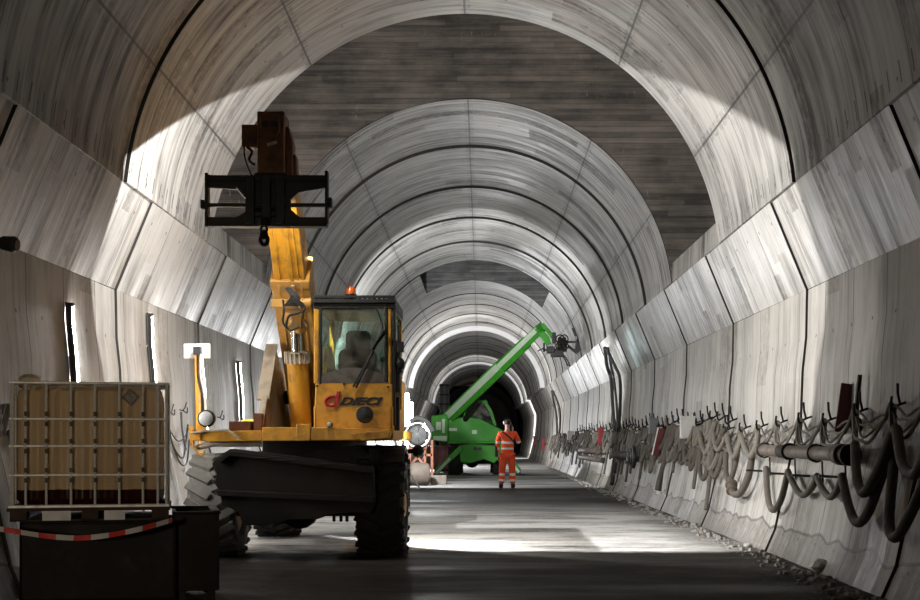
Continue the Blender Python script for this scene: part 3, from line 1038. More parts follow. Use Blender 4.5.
def text(body, px, py, D, w_px, h_px, mat, parent, shear=.25, bold=.012, name='lettering'):
    c = bpy.data.curves.new('t', 'FONT'); c.body = body; c.extrude = .003; c.shear = shear; c.offset = bold
    c.size = 1
    o = bpy.data.objects.new('t', c); COL.objects.link(o)
    bpy.context.view_layer.update()
    me = bpy.data.meshes.new_from_object(o.evaluated_get(bpy.context.evaluated_depsgraph_get()))
    bpy.data.objects.remove(o)
    xs = [v.co.x for v in me.vertices]; ys = [v.co.y for v in me.vertices]
    x0, x1, y0, y1 = min(xs), max(xs), min(ys), max(ys)
    W = w_px * D / F; H = h_px * D / F
    base = P(px, py, D) - ORG[parent.name]
    for v in me.vertices:
        v.co = base + Vector(((v.co.x - x0) / (x1 - x0) * W, -v.co.z * 1.0, (v.co.y - y0) / (y1 - y0) * H))
    me.materials.clear(); me.materials.append(mat); me.name = name
    o = bpy.data.objects.new(name, me); COL.objects.link(o); o.parent = parent
    ORG[o.name] = ORG[parent.name]
    return o


text('DIECI', 339.5, 405.5, 13.592, 43.5, 8.4, M['black'], cab, .35, .05)
q = MB()      # red slanted d emblem
dd = 13.585
ring_ = []
ex, ez = PX(331.5, 401, dd)
for a in [2 * PI * i / 22 for i in range(23)]:
    ring_.append(Vector((ex + (.062 * math.cos(a)) + .3 * .05 * math.sin(a), dd, ez + .05 * math.sin(a))))
q.tube(ring_[:-1], .018, 6, closed=True)
q.prism([PX(*p, dd) for p in ((334.5, 406.5), (337, 391.5), (340.5, 391.5), (338, 406.5))], fn, dd - .015, dd + .01)
q.build('emblem', M['redprint'], cab)

# things standing on the left of the deck
q = MB(); q.b2((P(227, 0, 13.5).x, 13.6, P(0, 432, 13.5).z), (P(249, 0, 13.5).x, 13.9, P(0, 421, 13.5).z))
q.b2((P(251, 0, 13.5).x, 13.62, P(0, 431, 13.5).z), (P(260, 0, 13.5).x, 13.9, P(0, 413, 13.5).z))
q.build('deck_box', M['rust'], T, bevel=.01)
L = lamp(P(206.5, 418.5, 13.4), .09, T)
q = MB()
q.bar(P(199, 424, 13.45), P(199, 440, 13.45), .03, .03); q.box(P(203, 428, 13.45), (.07, .06, .07))
q.tube(smooth_path([P(193, 440, 13.45), P(194, 447, 13.45), P(201, 456, 13.45), P(205, 450, 13.45)], 5), .012, 6)
q.bar(P(191, 426, 13.5), P(192.5, 446, 13.5), .04, .04)
q.build('lamp_bracket', M['yellow'], T)

q = MB(); q.lathe([(.04, -.06), (.07, -.03), (.07, 0)], RL - Vector((0, .02, 0)), (.38, .9, -.12), 14); q.box(RL - Vector((.08, .06, 0)), (.2, .05, .05)); q.build('rear_lamp', M['black'], T)

q = MB(); q.lathe([(.05, -.12), (.07, -.08), (.07, -.05)], BL2, (.33, .93, .0), 14); q.cyl(BL2 + Vector((0, -.06, -.02)), BL2 + Vector((0, -.2, -.16)), .02)
bl_ = q.build('boom_lamp', M['black'], boom)  # housing made for the added light, out of sight behind the boom head
# ------------------------------------------------------------------ caged liquid tank, left foreground
M['hdpe'] = paint('tan_plastic_tank', (.40, .31, .19), .45, dirt=.35, dirtcol=(.2, .14, .08), scale=3)
def tank_mat():
    m, nt = newmat('tan_tank_with_dark_liquid'); g = N(nt)
    o = g.sep(g.obj()); n = g.noise(g.vec(g.math('MULTIPLY', o[0], 6), o[1], o[2]), 1, 4)
    c = g.mix(g.rng(n, .3, .7), (.85, .68, .44), (.74, .57, .35))
    f = g.math('LESS_THAN', g.math('ADD', o[2], g.math('MULTIPLY', n, .02)), TANKLINE)
    c = g.mix(f, c, (.05, .012, .008))
    b = g.out(c, .4, 0)
    t = g.n('ShaderNodeBsdfTranslucent'); g.link(c, t.inputs[0])
    mx = g.n('ShaderNodeMixShader'); mx.inputs[0].default_value = .45
    g.link(b.outputs[0], mx.inputs[1]); g.link(t.outputs[0], mx.inputs[2])
    o_ = [x for x in nt.nodes if x.type == 'OUTPUT_MATERIAL'][0]; g.link(mx.outputs[0], o_.inputs[0])
    return m
td = 9.8
X0, X1 = P(13, 0, td).x, P(165, 0, td).x
ZT, ZB = P(0, 384, td).z, P(0, 506, td).z
TANKLINE = P(0, 488.5, td).z - ZB + (ZB - .0) - (P(0, 518, td).z)
base = Vector(((X0 + X1) / 2, td + .5, P(0, 518, td).z))
I = thing('liquid_tank', 'tan plastic liquid tank in a galvanised cage on a pallet, left foreground', 'tank', base)
M['tank'] = tank_mat()
q = MB()
n = 64; poly = []
# fluted plastic bottle: wavy front and back walls
w_ = X1 - X0 - .07
xs0 = X0 + .035
for i in range(n + 1):
    x = xs0 + w_ * i / n
    f = .012 * math.cos(2 * PI * i / n * 10.0)
    e = .05 * (max(0, 1 - min(i, n - i) / 3.0)) ** 2
    poly.append((x, td + .05 + f + e))
for i in range(n + 1):
    x = xs0 + w_ * (1 - i / n)
    e = .05 * (max(0, 1 - min(i, n - i) / 3.0)) ** 2
    poly.append((x, td + .98 - e))
rings = []
for z, ins in ((ZB + .01, .04), (ZB + .05, 0), (ZT - .12, 0), (ZT - .05, .015), (ZT - .015, .07)):
    cxm, cym = (X0 + X1) / 2, td + .5
    rings.append([q.b.verts.new((cxm + (x - cxm) * (1 - ins * 1.6), cym + (y - cym) * (1 - ins * 2), z)) for x, y in poly])
for a, b in zip(rings, rings[1:]): q.join(a, b)
q._f(rings[0][::-1]); q._f(rings[-1])
tk = q.build('tank_body', M['tank'], I)
q = MB()
q.lathe([(.08, -.03), (.09, .0), (.085, .02), (.085, .05), (.05, .075), (.001, .08)], P(46, 385, td + .45) * 1 + Vector((0, 0, 0)), (0, 0, 1), 20)
M['lidm'] = paint('ivory_lid', (.62, .54, .38), .5, dirt=.4)
q.build('lid', M['lidm'], I)
q = MB()
for px in (16, 28, 47.5, 71, 94, 117.5, 140.5, 155, 163.5):
    x = P(px, 0, td).x
    for y in (td, td + 1.0):
        q.cyl((x, y, ZB - .01), (x, y, ZT), .0095, n=8)
for z in [P(0, y, td).z for y in (383, 419, 446, 475)]:
    q.tube([(X0, td, z), (X1, td, z), (X1, td + 1.0, z), (X0, td + 1.0, z)], .0095, 8, closed=True)
for k in range(7):
    y = td + .08 + k * .14
    for x in (X0, X1):
        q.cyl((x, y, ZB - .01), (x, y, ZT), .0095, n=8)
z = P(0, 506.5, td).z
q.tube([(X0, td, z), (X1, td, z), (X1, td + 1.0, z), (X0, td + 1.0, z)], .016, 8, closed=True)
q.build('cage', M['galv'], I)
for px in (28, 47.5, 71, 94, 117.5, 140.5):   # darker clips where bars cross
    for yy in (419, 446, 475):
        for s in (-5, 5):
            q = MB(); q.box(P(px, yy + s, td - .004), (.022, .022, .035)); q.build('cage_clip', M['black'], I)
for yy in (.25, .7):
    q = MB(); q.bar((X0 - .01, td + yy, ZT + .012), (X1 + .01, td + yy, ZT + .012), .05, .02); q.build('cage_bar', M['galv'], I)
q = MB()
c = P(129.5, 397, td + .035)
q.box(c, (.095, .006, .095), Matrix.Rotation(PI / 4 - .1, 3, 'Y'))
dm = q.build('hazard_label', paint('grey_label', (.16, .15, .13), .6, dirt=.5, scale=20), I)
q = MB(); q.box(c + Vector((0, -.004, 0)), (.07, .004, .07), Matrix.Rotation(PI / 4 - .1, 3, 'Y')); q.build('label_face', paint('faded_label_face', (.3, .28, .24), .6, dirt=.8, scale=30), dm)
q = MB()   # pallet
pz1, pz0 = P(0, 507.5, td).z, P(0, 521, td).z
q.b2((X0 - .02, td - .02, pz1 - .025), (X1 + .02, td + 1.02, pz1)); q.b2((X0, td, pz0), (X1, td + 1.0, pz0 + .015))
for x in (X0 + .06, (X0 + X1) / 2 + .0, X1 - .06):
    q.b2((x - .06, td, pz0), (x + .06, td + 1.0, pz1))
pl = q.build('pallet', paint('dark_wood_pallet', (.05, .03, .02), .8), I)
q = MB()
for a, b in ((44, 71), (103, 123)):
    q = MB(); q.b2((P(a, 0, td).x, td - .025, P(0, 520, td).z), (P(b, 0, td).x, td - .005, P(0, 510.5, td).z)); q.build('plate', M['white'], pl)

I.rotation_euler.z = math.radians(13); I.location.x -= .11
# dark steel trays the tank stands on
tz = pz0
q = MB()
q.b2((P(17, 0, td).x, td - .05, .03), (P(170, 0, td).x, td + .8, .07))
for a, b in (((P(17, 0, td).x, td - .05, .03), (P(170, 0, td).x, td - .02, tz)), ((P(17, 0, td).x, td + .77, .03), (P(170, 0, td).x, td + .8, tz)),
             ((P(17, 0, td).x, td - .05, .03), (P(17, 0, td).x + .03, td + .8, tz)), ((P(170, 0, td).x - .03, td - .05, .03), (P(170, 0, td).x, td + .8, tz))):
    q.b2(a, b)
q.b2((P(17, 0, td).x, td - .05, tz - .03), (P(170, 0, td).x, td + .8, tz - .002))
o = tag(q.build('spill_tray', M['iron'], at=(base.x, base.y, 0.0), bevel=.008), 'dark steel spill tray under the caged tank', 'tray')
o.rotation_euler.z = math.radians(5)
B = thing('steel_skip', 'dark steel trough on legs between the tank and the yellow machine', 'trough', (P(197, 0, 9.9).x, 10.3, 0))
q = MB()
xa, xb = P(174, 0, 9.9).x, P(219, 0, 9.9).x
zz = P(0, 514, 9.9).z
q.b2((xa, 9.9, .12), (xb, 9.93, zz)); q.b2((xa, 10.75, .12), (xb, 10.78, zz)); q.b2((xa, 9.9, .12), (xa + .03, 10.78, zz)); q.b2((xb - .03, 9.9, .12), (xb, 10.78, zz)); q.b2((xa, 9.9, .1), (xb, 10.78, .14))
q.b2((xa - .01, 9.88, zz), (xb + .01, 9.95, zz + .02)); q.b2((xb - .05, 9.88, zz), (xb + .01, 10.8, zz + .02)); q.b2((xa - .01, 10.74, zz), (xb + .01, 10.8, zz + .02))
q.build('trough_body', M['iron'], B, bevel=.006)
for x in (xa + .06, xb - .06):
    for y in (9.95, 10.7):
        q = MB(); q.b2((x - .03, y - .03, 0), (x + .03, y + .03, .14)); q.build('leg', M['iron'], B)
q = MB()
q.b2((xa + .03, 9.93, zz - .07), (xb - .03, 10.74, zz - .05))
q.build('contents', paint('brown_sludge', (.12, .07, .04), .7), B)


B.rotation_euler.z = math.radians(14); B.location.x -= .1


def tape_mat():
    m, nt = newmat('red_and_white_tape'); g = N(nt)
    u = g.sep(g.uv())[0]
    f = g.math('GREATER_THAN', g.math('FRACT', g.math('MULTIPLY', u, 4.0)), .5)
    g.out(g.mix(f, (.6, .58, .55), (.6, .05, .03)), .5)
    return m


bm = bmesh.new(); uvl = bm.loops.layers.uv.new('UVMap')
pts = smooth_path([P(-14, 527, 9.2), P(0, 529, 9.2), P(25, 533, 9.2), P(50, 536.5, 9.2), P(80, 538, 9.2), P(110, 535, 9.2), P(140, 529, 9.2), P(172, 520, 9.45)], 6)
L = 0; prev = None; rows = []
for i, p in enumerate(pts):
    if prev: L += (p - prev).length
    prev = p
    tw = .35 * math.sin(i * .35)
    u_ = Vector((0, math.sin(tw), math.cos(tw))) * .019
    rows.append((bm.verts.new(p + u_), bm.verts.new(p - u_), L))
for A, B_ in zip(rows, rows[1:]):
    f = bm.faces.new((A[0], A[1], B_[1], B_[0]))
    for l, uu in zip(f.loops, (A[2], A[2], B_[2], B_[2])): l[uvl].uv = (uu, 0)
me = bpy.data.meshes.new('barrier_tape'); bm.to_mesh(me); bm.free(); me.materials.append(tape_mat())
o = bpy.data.objects.new('barrier_tape', me); COL.objects.link(o)
sd = o.modifiers.new('t', 'SOLIDIFY'); sd.thickness = .001
tag(o, 'red and white barrier tape sagging in front of the tray', 'tape')

# ------------------------------------------------------------------ upright tube lights on the left wall
M['tube'] = emis('lit_tube', (1, .98, .95), 220)
TUBES = [(74, 305, 12.8, 1.35, 'nearest the viewer, left of the tank top'), (153, 315, 15.9, 1.3, 'second from the viewer, above the tank corner'), (205, 352, 18.7, 1.25, 'third from the viewer, behind the white board'),
         (240, 362, 21.7, 1.3, 'fourth from the viewer, above the rusty box')]
tube0 = None
for px, py, D, L_, lb in TUBES:
    top = P(px, py, D); zt_ = top.z
    r0 = thing('tube_light', 'lit upright tube light on left wall, ' + lb, 'light', (wx(zt_ - L_, -1, .07), D, zt_ - L_), 'tube lights on the left wall')
    zs_ = [zt_ - L_ * i / 8 for i in range(9)]
    pts = [(wx(z, -1, .045), D, z) for z in zs_]
    q = MB(); q.tube(pts, .02, 8); q.build('tube', M['tube'], r0)
    q = MB()      # dark shield on the viewer's side of the tube
    for za, zb_ in zip(zs_, zs_[1:]):
        q.bar((wx(za, -1, .025), D - .04, za), (wx(zb_, -1, .025), D - .04, zb_), .012, .062, up=(1, 0, 0))
    q.build('shield', M['black'], r0)
    q = MB(); q.tube([(wx(z, -1, .02), D - .1, z) for z in [zt_ + .02] + zs_[2:]], .011, 6); q.build('cable', M['black'], r0)
    for e in (0, -1):
        q = MB(); q.box(Vector(pts[e]) + Vector((-.02, 0, 0)), (.08, .06, .04)); q.build('end_cap', M['black'], r0)

# white board and its mast, tubes behind
W = thing('light_mast', 'white panel on a thin yellowish mast beside the left wall', 'work light', (P(200, 0, 15.3).x, 15.3, 0))
q = MB(); a, b = P(183.5, 358.5, 15.3), P(210, 343.5, 15.3)
q.b2((a.x, 15.3, a.z), (b.x, 15.34, b.z)); q.build('panel', M['white'], W, bevel=.012)
q = MB(); a, b = P(194, 355, 15.25), P(201, 347, 15.25); q.b2((a.x, 15.2, a.z), (b.x, 15.3, b.z)); q.build('bracket', M['black'], W)
q = MB(); q.cyl(P(199, 354, 15.28), (P(200, 0, 15.3).x, 15.3, 0), .02, n=10); q.build('mast', M['yellow2'], W)
for k, (x0, x1, mt) in enumerate(((195.5, 196.5, 'yellow'), (197.5, 203, 'black'), (200.5, 205, 'galv'))):
    q = MB(); q.tube(smooth_path([P(x0, 354, 15.22), P(x0 + .3, 375, 15.24), P(x1, 400, 15.26), P(x1 + .5, 430, 15.26)], 5), .012, 6); q.build('cable', M[mt], W)
q = MB()
for k in range(3):
    a = 2 * PI * k / 3
    q.cyl((P(200, 0, 15.3).x, 15.3, .35), (P(200, 0, 15.3).x + .22 * math.cos(a), 15.3 + .22 * math.sin(a), 0.01), .015, n=8)
q.build('tripod', M['galv'], W)

# hooks and thin cables on the left wall between tank and machine
def jhook(p, side, s=1.0, name='steel_hook', lean=.1):
    """J-shaped steel hook with upright spike; p = fixing point on the wall"""
    p = Vector(p); i = Vector((-side, 0, 0))
    q = MB()
    q.tube(smooth_path([p + i * -.02 + Vector((0, 0, .02 * s)), p + i * .04 * s, p + i * .07 * s + Vector((0, -.02 * s, -.02 * s)), p + i * .1 * s + Vector((0, -.06 * s, -.03 * s)), p + i * .12 * s + Vector((0, -.1 * s, 0)), p + i * .12 * s + Vector((0, -.12 * s, .05 * s))], 4), .009 * s, 6)
    q.tube([p + i * .03 * s, p + i * .06 * s + Vector((0, lean * .25, .07 * s)), p + i * .07 * s + Vector((0, lean * .4, .13 * s))], .009 * s, 6)
    return q
lefth = [((181, 411), 'hook on left wall above the thin black cables'), ((168, 413), 'hook on left wall half behind the tank cage'), ((218, 418), 'hook on left wall right of the round lamp')]
for (px, py), lb in lefth:
    p = wallpt(px, py, .01, -1)
    q = jhook(p, -1, .9); tag(q.build('steel_hook', M['iron'], at=p), lb, 'hook', 'hooks on the left wall')
lc = [((168, 424), (174, 448), (183, 458), (186, 440), (188, 425), .012, 'lowest of the black cables sagging on the left wall'),
      ((181, 412), (182, 428), (184, 440), (185, 446), (186, 450), .014, 'black cable hanging straight down from a left wall hook'),
      ((168, 426), (172, 434), (178, 441), (184, 438), (189, 428), .008, 'thin upper cable sagging between two left wall hooks'),
      ((169, 428), (173, 446), (181, 464), (187, 462), (189, 440), .01, 'longest thin cable loop on the left wall behind the tank')]
for *pp, r, lb in lc:
    q = MB(); pts = smooth_path([wallpt(x, y, .04, -1) for x, y in pp], 5)
    q.tube(pts, r, 6); tag(q.build('hanging_cable', M['hose'], at=pts[0]), lb, 'cable', 'cables on the left wall')
# hose loops at the far left edge
for k, (x0, lb) in enumerate(((2, 'outermost grey hose loop at the left edge beside the tank'), (6, 'middle grey hose loop at the left edge beside the tank'), (9, 'grey hose loop at the left edge touching the tank cage'))):
    D = 10.9
    q = MB(); pts = smooth_path([P(x0 + 2, 404, D), P(x0 - 4, 430, D - .05 * k), P(x0 - 8, 458, D), P(x0 - 4, 484, D), P(x0 + 3, 470, D), P(x0 + 3, 430, D)], 6)
    q.tube(pts, .014, 8); tag(q.build('hose_loop', paint('dusty_grey_hose', (.13, .13, .12), .7), at=pts[0]), lb, 'hose', 'hose loops at the left edge')
p = wallpt(3, 243, .06, -1)
r0 = thing('dark_lamp', 'small dark unlit lamp on the left wall at the picture edge', 'lamp', p)
q = MB(); q.lathe([(.03, -.05), (.06, 0), (.07, .1), (.05, .13)], p, (1, -.1, -.15), 14); q.build('shade', M['black'], r0)
q = MB(); q.box(p - Vector((.08, 0, 0)), (.06, .12, .16)); q.build('backplate', M['black'], r0)
# ------------------------------------------------------------------ hoses, hooks and pipes on the right wall
M['gh'] = paint('dusty_grey_brown_hose', (.105, .09, .075), .75, dirt=.6, dirtcol=(.07, .06, .05), scale=9)
M['gh2'] = paint('pale_dusty_hose', (.17, .155, .13), .75, dirt=.5, dirtcol=(.1, .09, .08), scale=9)
M['pipe'] = paint('stained_steel_pipe', (.13, .105, .085), .6, .2, dirt=.8, dirtcol=(.08, .06, .045), scale=5)
M['dred'] = paint('dark_red_enamel', (.1, .009, .01), .45, dirt=.4)
M['red'] = paint('red_enamel', (.2, .015, .018), .45, dirt=.3)
M['gbox'] = paint('pale_grey_enamel', (.42, .41, .39), .5, dirt=.4)
M['dgbox'] = paint('dull_grey_enamel', (.13, .135, .135), .55, dirt=.4)


def wp(pts, off):
    return smooth_path([wallpt(x, y, off) for x, y in pts], 6)


near = [  # (points in the photo, radius, stand-off, label)
    ([(896, 427), (893, 470), (889, 520), (893, 537), (902, 530), (920, 493), (942, 440)], .043, .12, 'longest thick hose loop, at the right edge of the photo'),
    ([(897, 430), (902, 462), (911, 474), (920, 468), (935, 430)], .043, .2, 'short thick hose loop cut by the right edge of the photo'),
    ([(855, 444), (857, 478), (863, 493), (871, 484), (882, 462), (892, 434)], .042, .2, 'thick hose loop just right of the dark red board'),
    ([(842, 476), (848, 503), (856, 522), (866, 516), (878, 487), (893, 440)], .042, .12, 'deep thick hose loop below the end of the steel pipe'),
    ([(817, 476), (823, 490), (831, 497), (838, 488), (843, 475)], .034, .09, 'rightmost of the two shallow hose loops under the steel pipe'),
    ([(788, 471), (795, 487), (803, 495), (812, 487), (818, 475)], .034, .09, 'left of the two shallow hose loops under the steel pipe'),
    ([(766, 468), (768, 498), (773, 510), (781, 500), (788, 472)], .036, .09, 'narrow deep hose loop under the left half of the steel pipe'),
    ([(753, 446), (749, 474), (741, 492), (734, 494), (731, 488)], .045, .12, 'thick hose ending in a coupling left of the steel pipe'),
    ([(741, 436), (746, 450), (751, 456), (756, 446), (758, 434)], .036, .16, 'pale short hose loop beside the left end of the steel pipe'),
    ([(727, 435), (730, 450), (734, 457), (739, 446), (742, 436)], .036, .16, 'pale short hose loop, second left of the steel pipe'),
    ([(713.5, 432), (715, 444), (718.5, 450), (724, 441), (728, 434)], .033, .16, 'pale short hose loop, third left of the steel pipe'),
    ([(699, 428), (702, 444), (706, 453), (710, 443), (713, 433)], .04, .16, 'pale hose loop hanging just right of the light grey box'),
    ([(713, 450), (712.5, 470), (715, 477), (720, 464), (723, 451)], .036, .1, 'lower hose loop, second right of the light grey box'),
    ([(701, 450), (700, 471), (703.5, 479), (708, 467), (711, 452)], .036, .1, 'lower hose loop just right of the light grey box'),
    ([(726, 452), (726, 473), (730, 480), (735, 466), (738, 449)], .036, .1, 'lower hose loop, third right of the light grey box'),
    ([(684, 442), (685.5, 458), (688.5, 464), (693, 455), (697, 441)], .034, .12, 'hose loop right under the light grey box'),
    ([(668, 440), (664, 462), (659, 480), (657, 490)], .045, .14, 'long dark hose hanging slantwise towards the floor'),
]
for pts, r, off, lb in near:
    q = MB(); pp = wp(pts, off); q.tube(pp, r, 10)
    nm = tag(q.build('hanging_hose', M['gh'] if off < .15 or pts[0][0] > 800 else M['gh2'], at=pp[0]), lb + ', right wall', 'hose', 'thick hoses looped along the right wall')
hooks = [(699.5, 414), (720.5, 422), (733, 420), (749.5, 419), (767, 417), (787, 413), (810, 410), (835, 411), (867, 402), (905, 396)]
pos = ['first', 'second', 'third', 'fourth', 'fifth', 'sixth', 'seventh', 'eighth', 'ninth', 'tenth']
hp = []
for k, (x, y) in enumerate(hooks):
    p = wallpt(x, y + 9, .0); hp.append(p)
    q = jhook(p, 1, 1.35, lean=-.25)
    tag(q.build('steel_hook', M['iron'], at=p), 'black steel wall hook, %s to the right after the light grey box' % pos[k], 'hook', 'steel hooks along the right wall')
ends = ['just right of the light grey box'] + ['in bay %s right of the light grey box' % t for t in pos[1:]]
rnd = random.Random(3)
for k in range(len(hp)):
    a = hp[k]; b = hp[k + 1] if k + 1 < len(hp) else P(948, 396, a.y - .9)
    o_ = Vector((-.1, 0, 0))
    bundle = thing('cable_bundle', 'thin dusty cables sagging from hooks, ' + ends[k], 'cables', a + o_, 'cable bundles draped between the right wall hooks')
    for j in range(4):
        dr = .10 + .07 * j
        pts = []
        for i in range(13):
            t = i / 12
            y = a.y + (b.y - a.y) * t
            z = a.z + (b.z - a.z) * t - dr * (1 - (2 * t - 1) ** 2) ** .8 + .02 * math.sin(j * 3 + i)
            pts.append((wx(z, 1, .09 + .012 * j), y, z))
        q = MB(); q.tube(pts, .012 + .004 * (j == 3), 6); q.build('cable', M['gh2' if j % 2 else 'gh'], bundle)
    # knots of cable hanging over the hook
    for j in range(3):
        q = MB(); z0 = a.z - .02
        q.tube([(wx(z0, 1, .1), a.y - .03 * j, z0), (wx(z0 - .14, 1, .08), a.y + .05 - .05 * j, z0 - .14 - .04 * j), (wx(z0 - .26, 1, .07), a.y - .02 + .03 * j, z0 - .28 - .03 * j)], .013, 6)
        q.build('cable_tail', M['gh'], bundle)
for k, (x, y) in enumerate(((757, 471), (781, 474), (805, 476), (833, 477))):
    p = wallpt(x + 5, y, .0)
    q = MB(); q.cyl(p, p + Vector((-.2, -.05, .01)), .013, n=8)
    tag(q.build('steel_peg', M['black'], at=p), 'short black peg below the steel pipe, %s from its left end' % pos[k], 'peg', 'pegs below the steel pipe')
# steel pipe
a, b = wallpt(761, 450, .16), wallpt(850, 455, .16)
d = (b - a).normalized(); Lp = (b - a).length
r0 = thing('steel_pipe', 'thick stained steel pipe clamped lengthwise to the right wall', 'pipe', (a + b) / 2 - Vector((0, 0, .07)))
q = MB(); q.cyl(a, b, .066, n=20); pb = q.build('pipe_body', M['pipe'], r0)
for t, w2 in ((.0, .05), (.33, .2), (.66, .03), (.93, .06), (1.0, .03)):
    q = MB(); c = a + d * Lp * t; q.cyl(c - d * w2, c + d * w2, .075 if t < .9 else .1, n=20); q.build('pipe_sleeve', M['iron'] if t in (.33, 1.0) else M['pipe'], r0)
for t in (.05, .38, .68, .9):
    q = MB(); c = a + d * Lp * t
    q.tube([c + Vector((-.085 * math.cos(u), 0, .085 * math.sin(u))) for u in [2 * PI * i / 16 for i in range(16)]], .011, 6, closed=True)
    q.cyl(c + Vector((.06, 0, .06)), (wx(c.z + .08, 1, 0), c.y, c.z + .08), .011, n=6); q.cyl(c + Vector((.06, 0, -.08)), (wx(c.z - .3, 1, .02), c.y, c.z - .3), .01, n=6)
    q.build('pipe_clamp', M['black'], r0)
# dark red board
p0 = P(843, 435, 12.6)
r0 = thing('sign_board', 'tall dark red board standing off the right wall above the pipe end', 'board', p0)
q = MB(); c = P(846.5, 409, 12.6)
q.box(c, (.172, .02, .49), Matrix.Rotation(.14, 3, 'Y')); q.build('board', M['dred'], r0, bevel=.005)
q = MB(); q.cyl((c.x + .05, 12.63, c.z - .1), (wx(c.z - .1, 1, 0), 12.63, c.z - .1), .012, n=8); q.cyl((c.x + .05, 12.63, c.z + .12), (wx(c.z + .1, 1, 0), 12.63, c.z + .12), .012, n=8)
q.build('bracket', M['black'], r0)
p = wallpt(856, 420, .06)
q = MB(); q.lathe([(.05, -.05), (.06, .0), (.05, .06)], p + Vector((0, 0, -.05)), (0, .15, 1), 12); q.tube([p + Vector((0, 0, .02)), p + Vector((0, -.05, .2)), p + Vector((.02, -.06, .42))], .022, 8)
tag(q.build('pipe_valve', M['iron'], at=p), 'dark valve with upright stem beside the dark red board', 'valve')
# coupling
p = wallpt(731.5, 486, .12)
q = MB(); q.lathe([(.05, -.12), (.075, -.11), (.075, -.07), (.055, -.06), (.055, .0), (.08, .01), (.08, .05), (.05, .07)], p, (.1, .8, .6), 14)
tag(q.build('hose_coupling', M['pipe'], at=p), 'metal coupling at the free end of a hose left of the steel pipe', 'coupling')


def wallbox(name, label, cat, x0, y0, x1, y1, D, mat, depth=.14, tilt=0, edge=None):
    """a box whose front faces down the tunnel towards us, fixed to the wall by its side"""
    D = wallpt(x1, y1, .06).y - depth * .5
    a, b = P(x0, y1, D), P(x1, y0, D)
    r = thing(name, label, cat, ((a.x + b.x) / 2, D + depth / 2, a.z))
    R_ = Matrix.Rotation(tilt, 3, 'Y')
    c = (a + b) / 2 + Vector((0, depth / 2, 0)); sx, sz = b.x - a.x, b.z - a.z
    q = MB(); q.box(c, (sx, depth, sz), R_); bd = q.build('housing', mat, r, bevel=.006)
    q = MB(); q.box(c - Vector((0, depth / 2 + .004, 0)), (sx * .86, .008, sz * .9), R_); q.build('door', mat, r, bevel=.002)
    q = MB(); q.box(c + R_ @ Vector((sx * .3, -depth / 2 - .012, 0)), (.02, .02, sz * .12), R_); q.build('latch', M['black'], r)
    if edge:
        q = MB(); q.box(c + R_ @ Vector((-sx * .5, -depth / 2 - .003, 0)), (sx * .16, .012, sz), R_); q.build('edge_strip', edge, r)
    q = MB()
    wxm = max(wx(a.z, 1, 0), wx(b.z, 1, 0))
    q.b2((b.x - .02, D + depth * .4, c.z - .02), (wxm + .05, D + depth * .6, c.z + .02)); q.build('bracket', M['black'], r)
    return r


wallbox('junction_box', 'light grey electrical box on the right wall above the hoses', 'box', 681, 416, 696, 438.5, 17.2, M['gbox'])
wallbox('junction_box', 'dull dark grey box on the right wall left of the slanted red panel', 'box', 649.5, 418, 658.5, 434, 21.8, M['dgbox'])
wallbox('fire_point', 'slanted red panel with white edge on the right wall', 'panel', 655, 428, 662, 456, 20.0, M['dred'], .08, .22, M['white'])
wallbox('red_box', 'upright red box on the right wall left of the two tall hoses', 'box', 598, 427.5, 603.5, 445, 29.5, M['red'])
wallbox('junction_box', 'small pale box on the right wall, far down past the red box', 'box', 567.5, 431, 574, 440, 36, M['gbox'])
wallbox('red_box', 'small red box on the right wall right behind the worker, second beyond him', 'box', 542, 438, 545, 450, 50, M['red'])
wallbox('red_box', 'smallest red box on the right wall just beyond the worker', 'box', 533.5, 436, 536.5, 446, 62, M['red'])
# pair of tall hoses from the haunch down the wall
for k, (xs_, lb) in enumerate((((605, 607, 611, 613, 615, 612), 'left one of the tall dark hose lines hanging down the right wall'), ((606, 615, 620, 620, 617, 615), 'right one of the tall dark hose lines hanging down the right wall'),
                               ((608, 611, 614, 617, 618, 619), 'middle one of the tall dark hose lines hanging down the right wall'))):
    ys_ = (348, 366, 380, 410, 445, 484 - 12 * k)
    q = MB(); pp = wp(list(zip(xs_, ys_)), .1); q.tube(pp, .05 - .008 * k, 8)
    tag(q.build('riser_hose', M['hose'], at=pp[-1]), lb, 'hose', 'tall hose lines on the right wall')
for k, (xs_, lb) in enumerate((((552, 554, 556, 557, 557), 'left thin dark hose line far down the right wall'), ((553, 558, 560, 560, 559), 'right thin dark hose line far down the right wall'))):
    q = MB(); pp = wp(list(zip(xs_, (391, 403, 412, 425, 436))), .1); q.tube(pp, .05, 8)
    tag(q.build('riser_hose', M['hose'], at=pp[-1]), lb, 'hose', 'far hose lines on the right wall')
# black coil of pipe and two short horizontal pipes
p = wallpt(633, 457, .25)
r0 = thing('pipe_coil', 'black coil and stub of pipe on the right wall behind the red panel', 'pipe', p - Vector((0, 0, .2)))
for k in range(3):
    q = MB(); rr_ = .2 - .05 * k
    q.tube([p + Vector((-.04 * k, rr_ * 1.4 * math.cos(u), rr_ * math.sin(u))) for u in [2 * PI * i / 18 for i in range(18)]], .045, 8, closed=True); q.build('coil_turn', M['hose'], r0)
q = MB(); a_, b_ = wallpt(618, 455, .2), wallpt(631, 456, .2); q.cyl(a_, b_, .1, n=14); q.build('pipe_stub', M['iron'], r0)
for k, (y0, y1) in enumerate(((450.5, 451), (457, 459))):
    a_, b_ = wallpt(580, y0, .2), wallpt(598, y1, .2)
    q = MB(); q.cyl(a_, b_, .08, n=14); tag(q.build('steel_pipe', M['pipe'], at=(a_ + b_) / 2), ('upper' if k == 0 else 'lower') + ' of two short pipes below the upright red box', 'pipe')

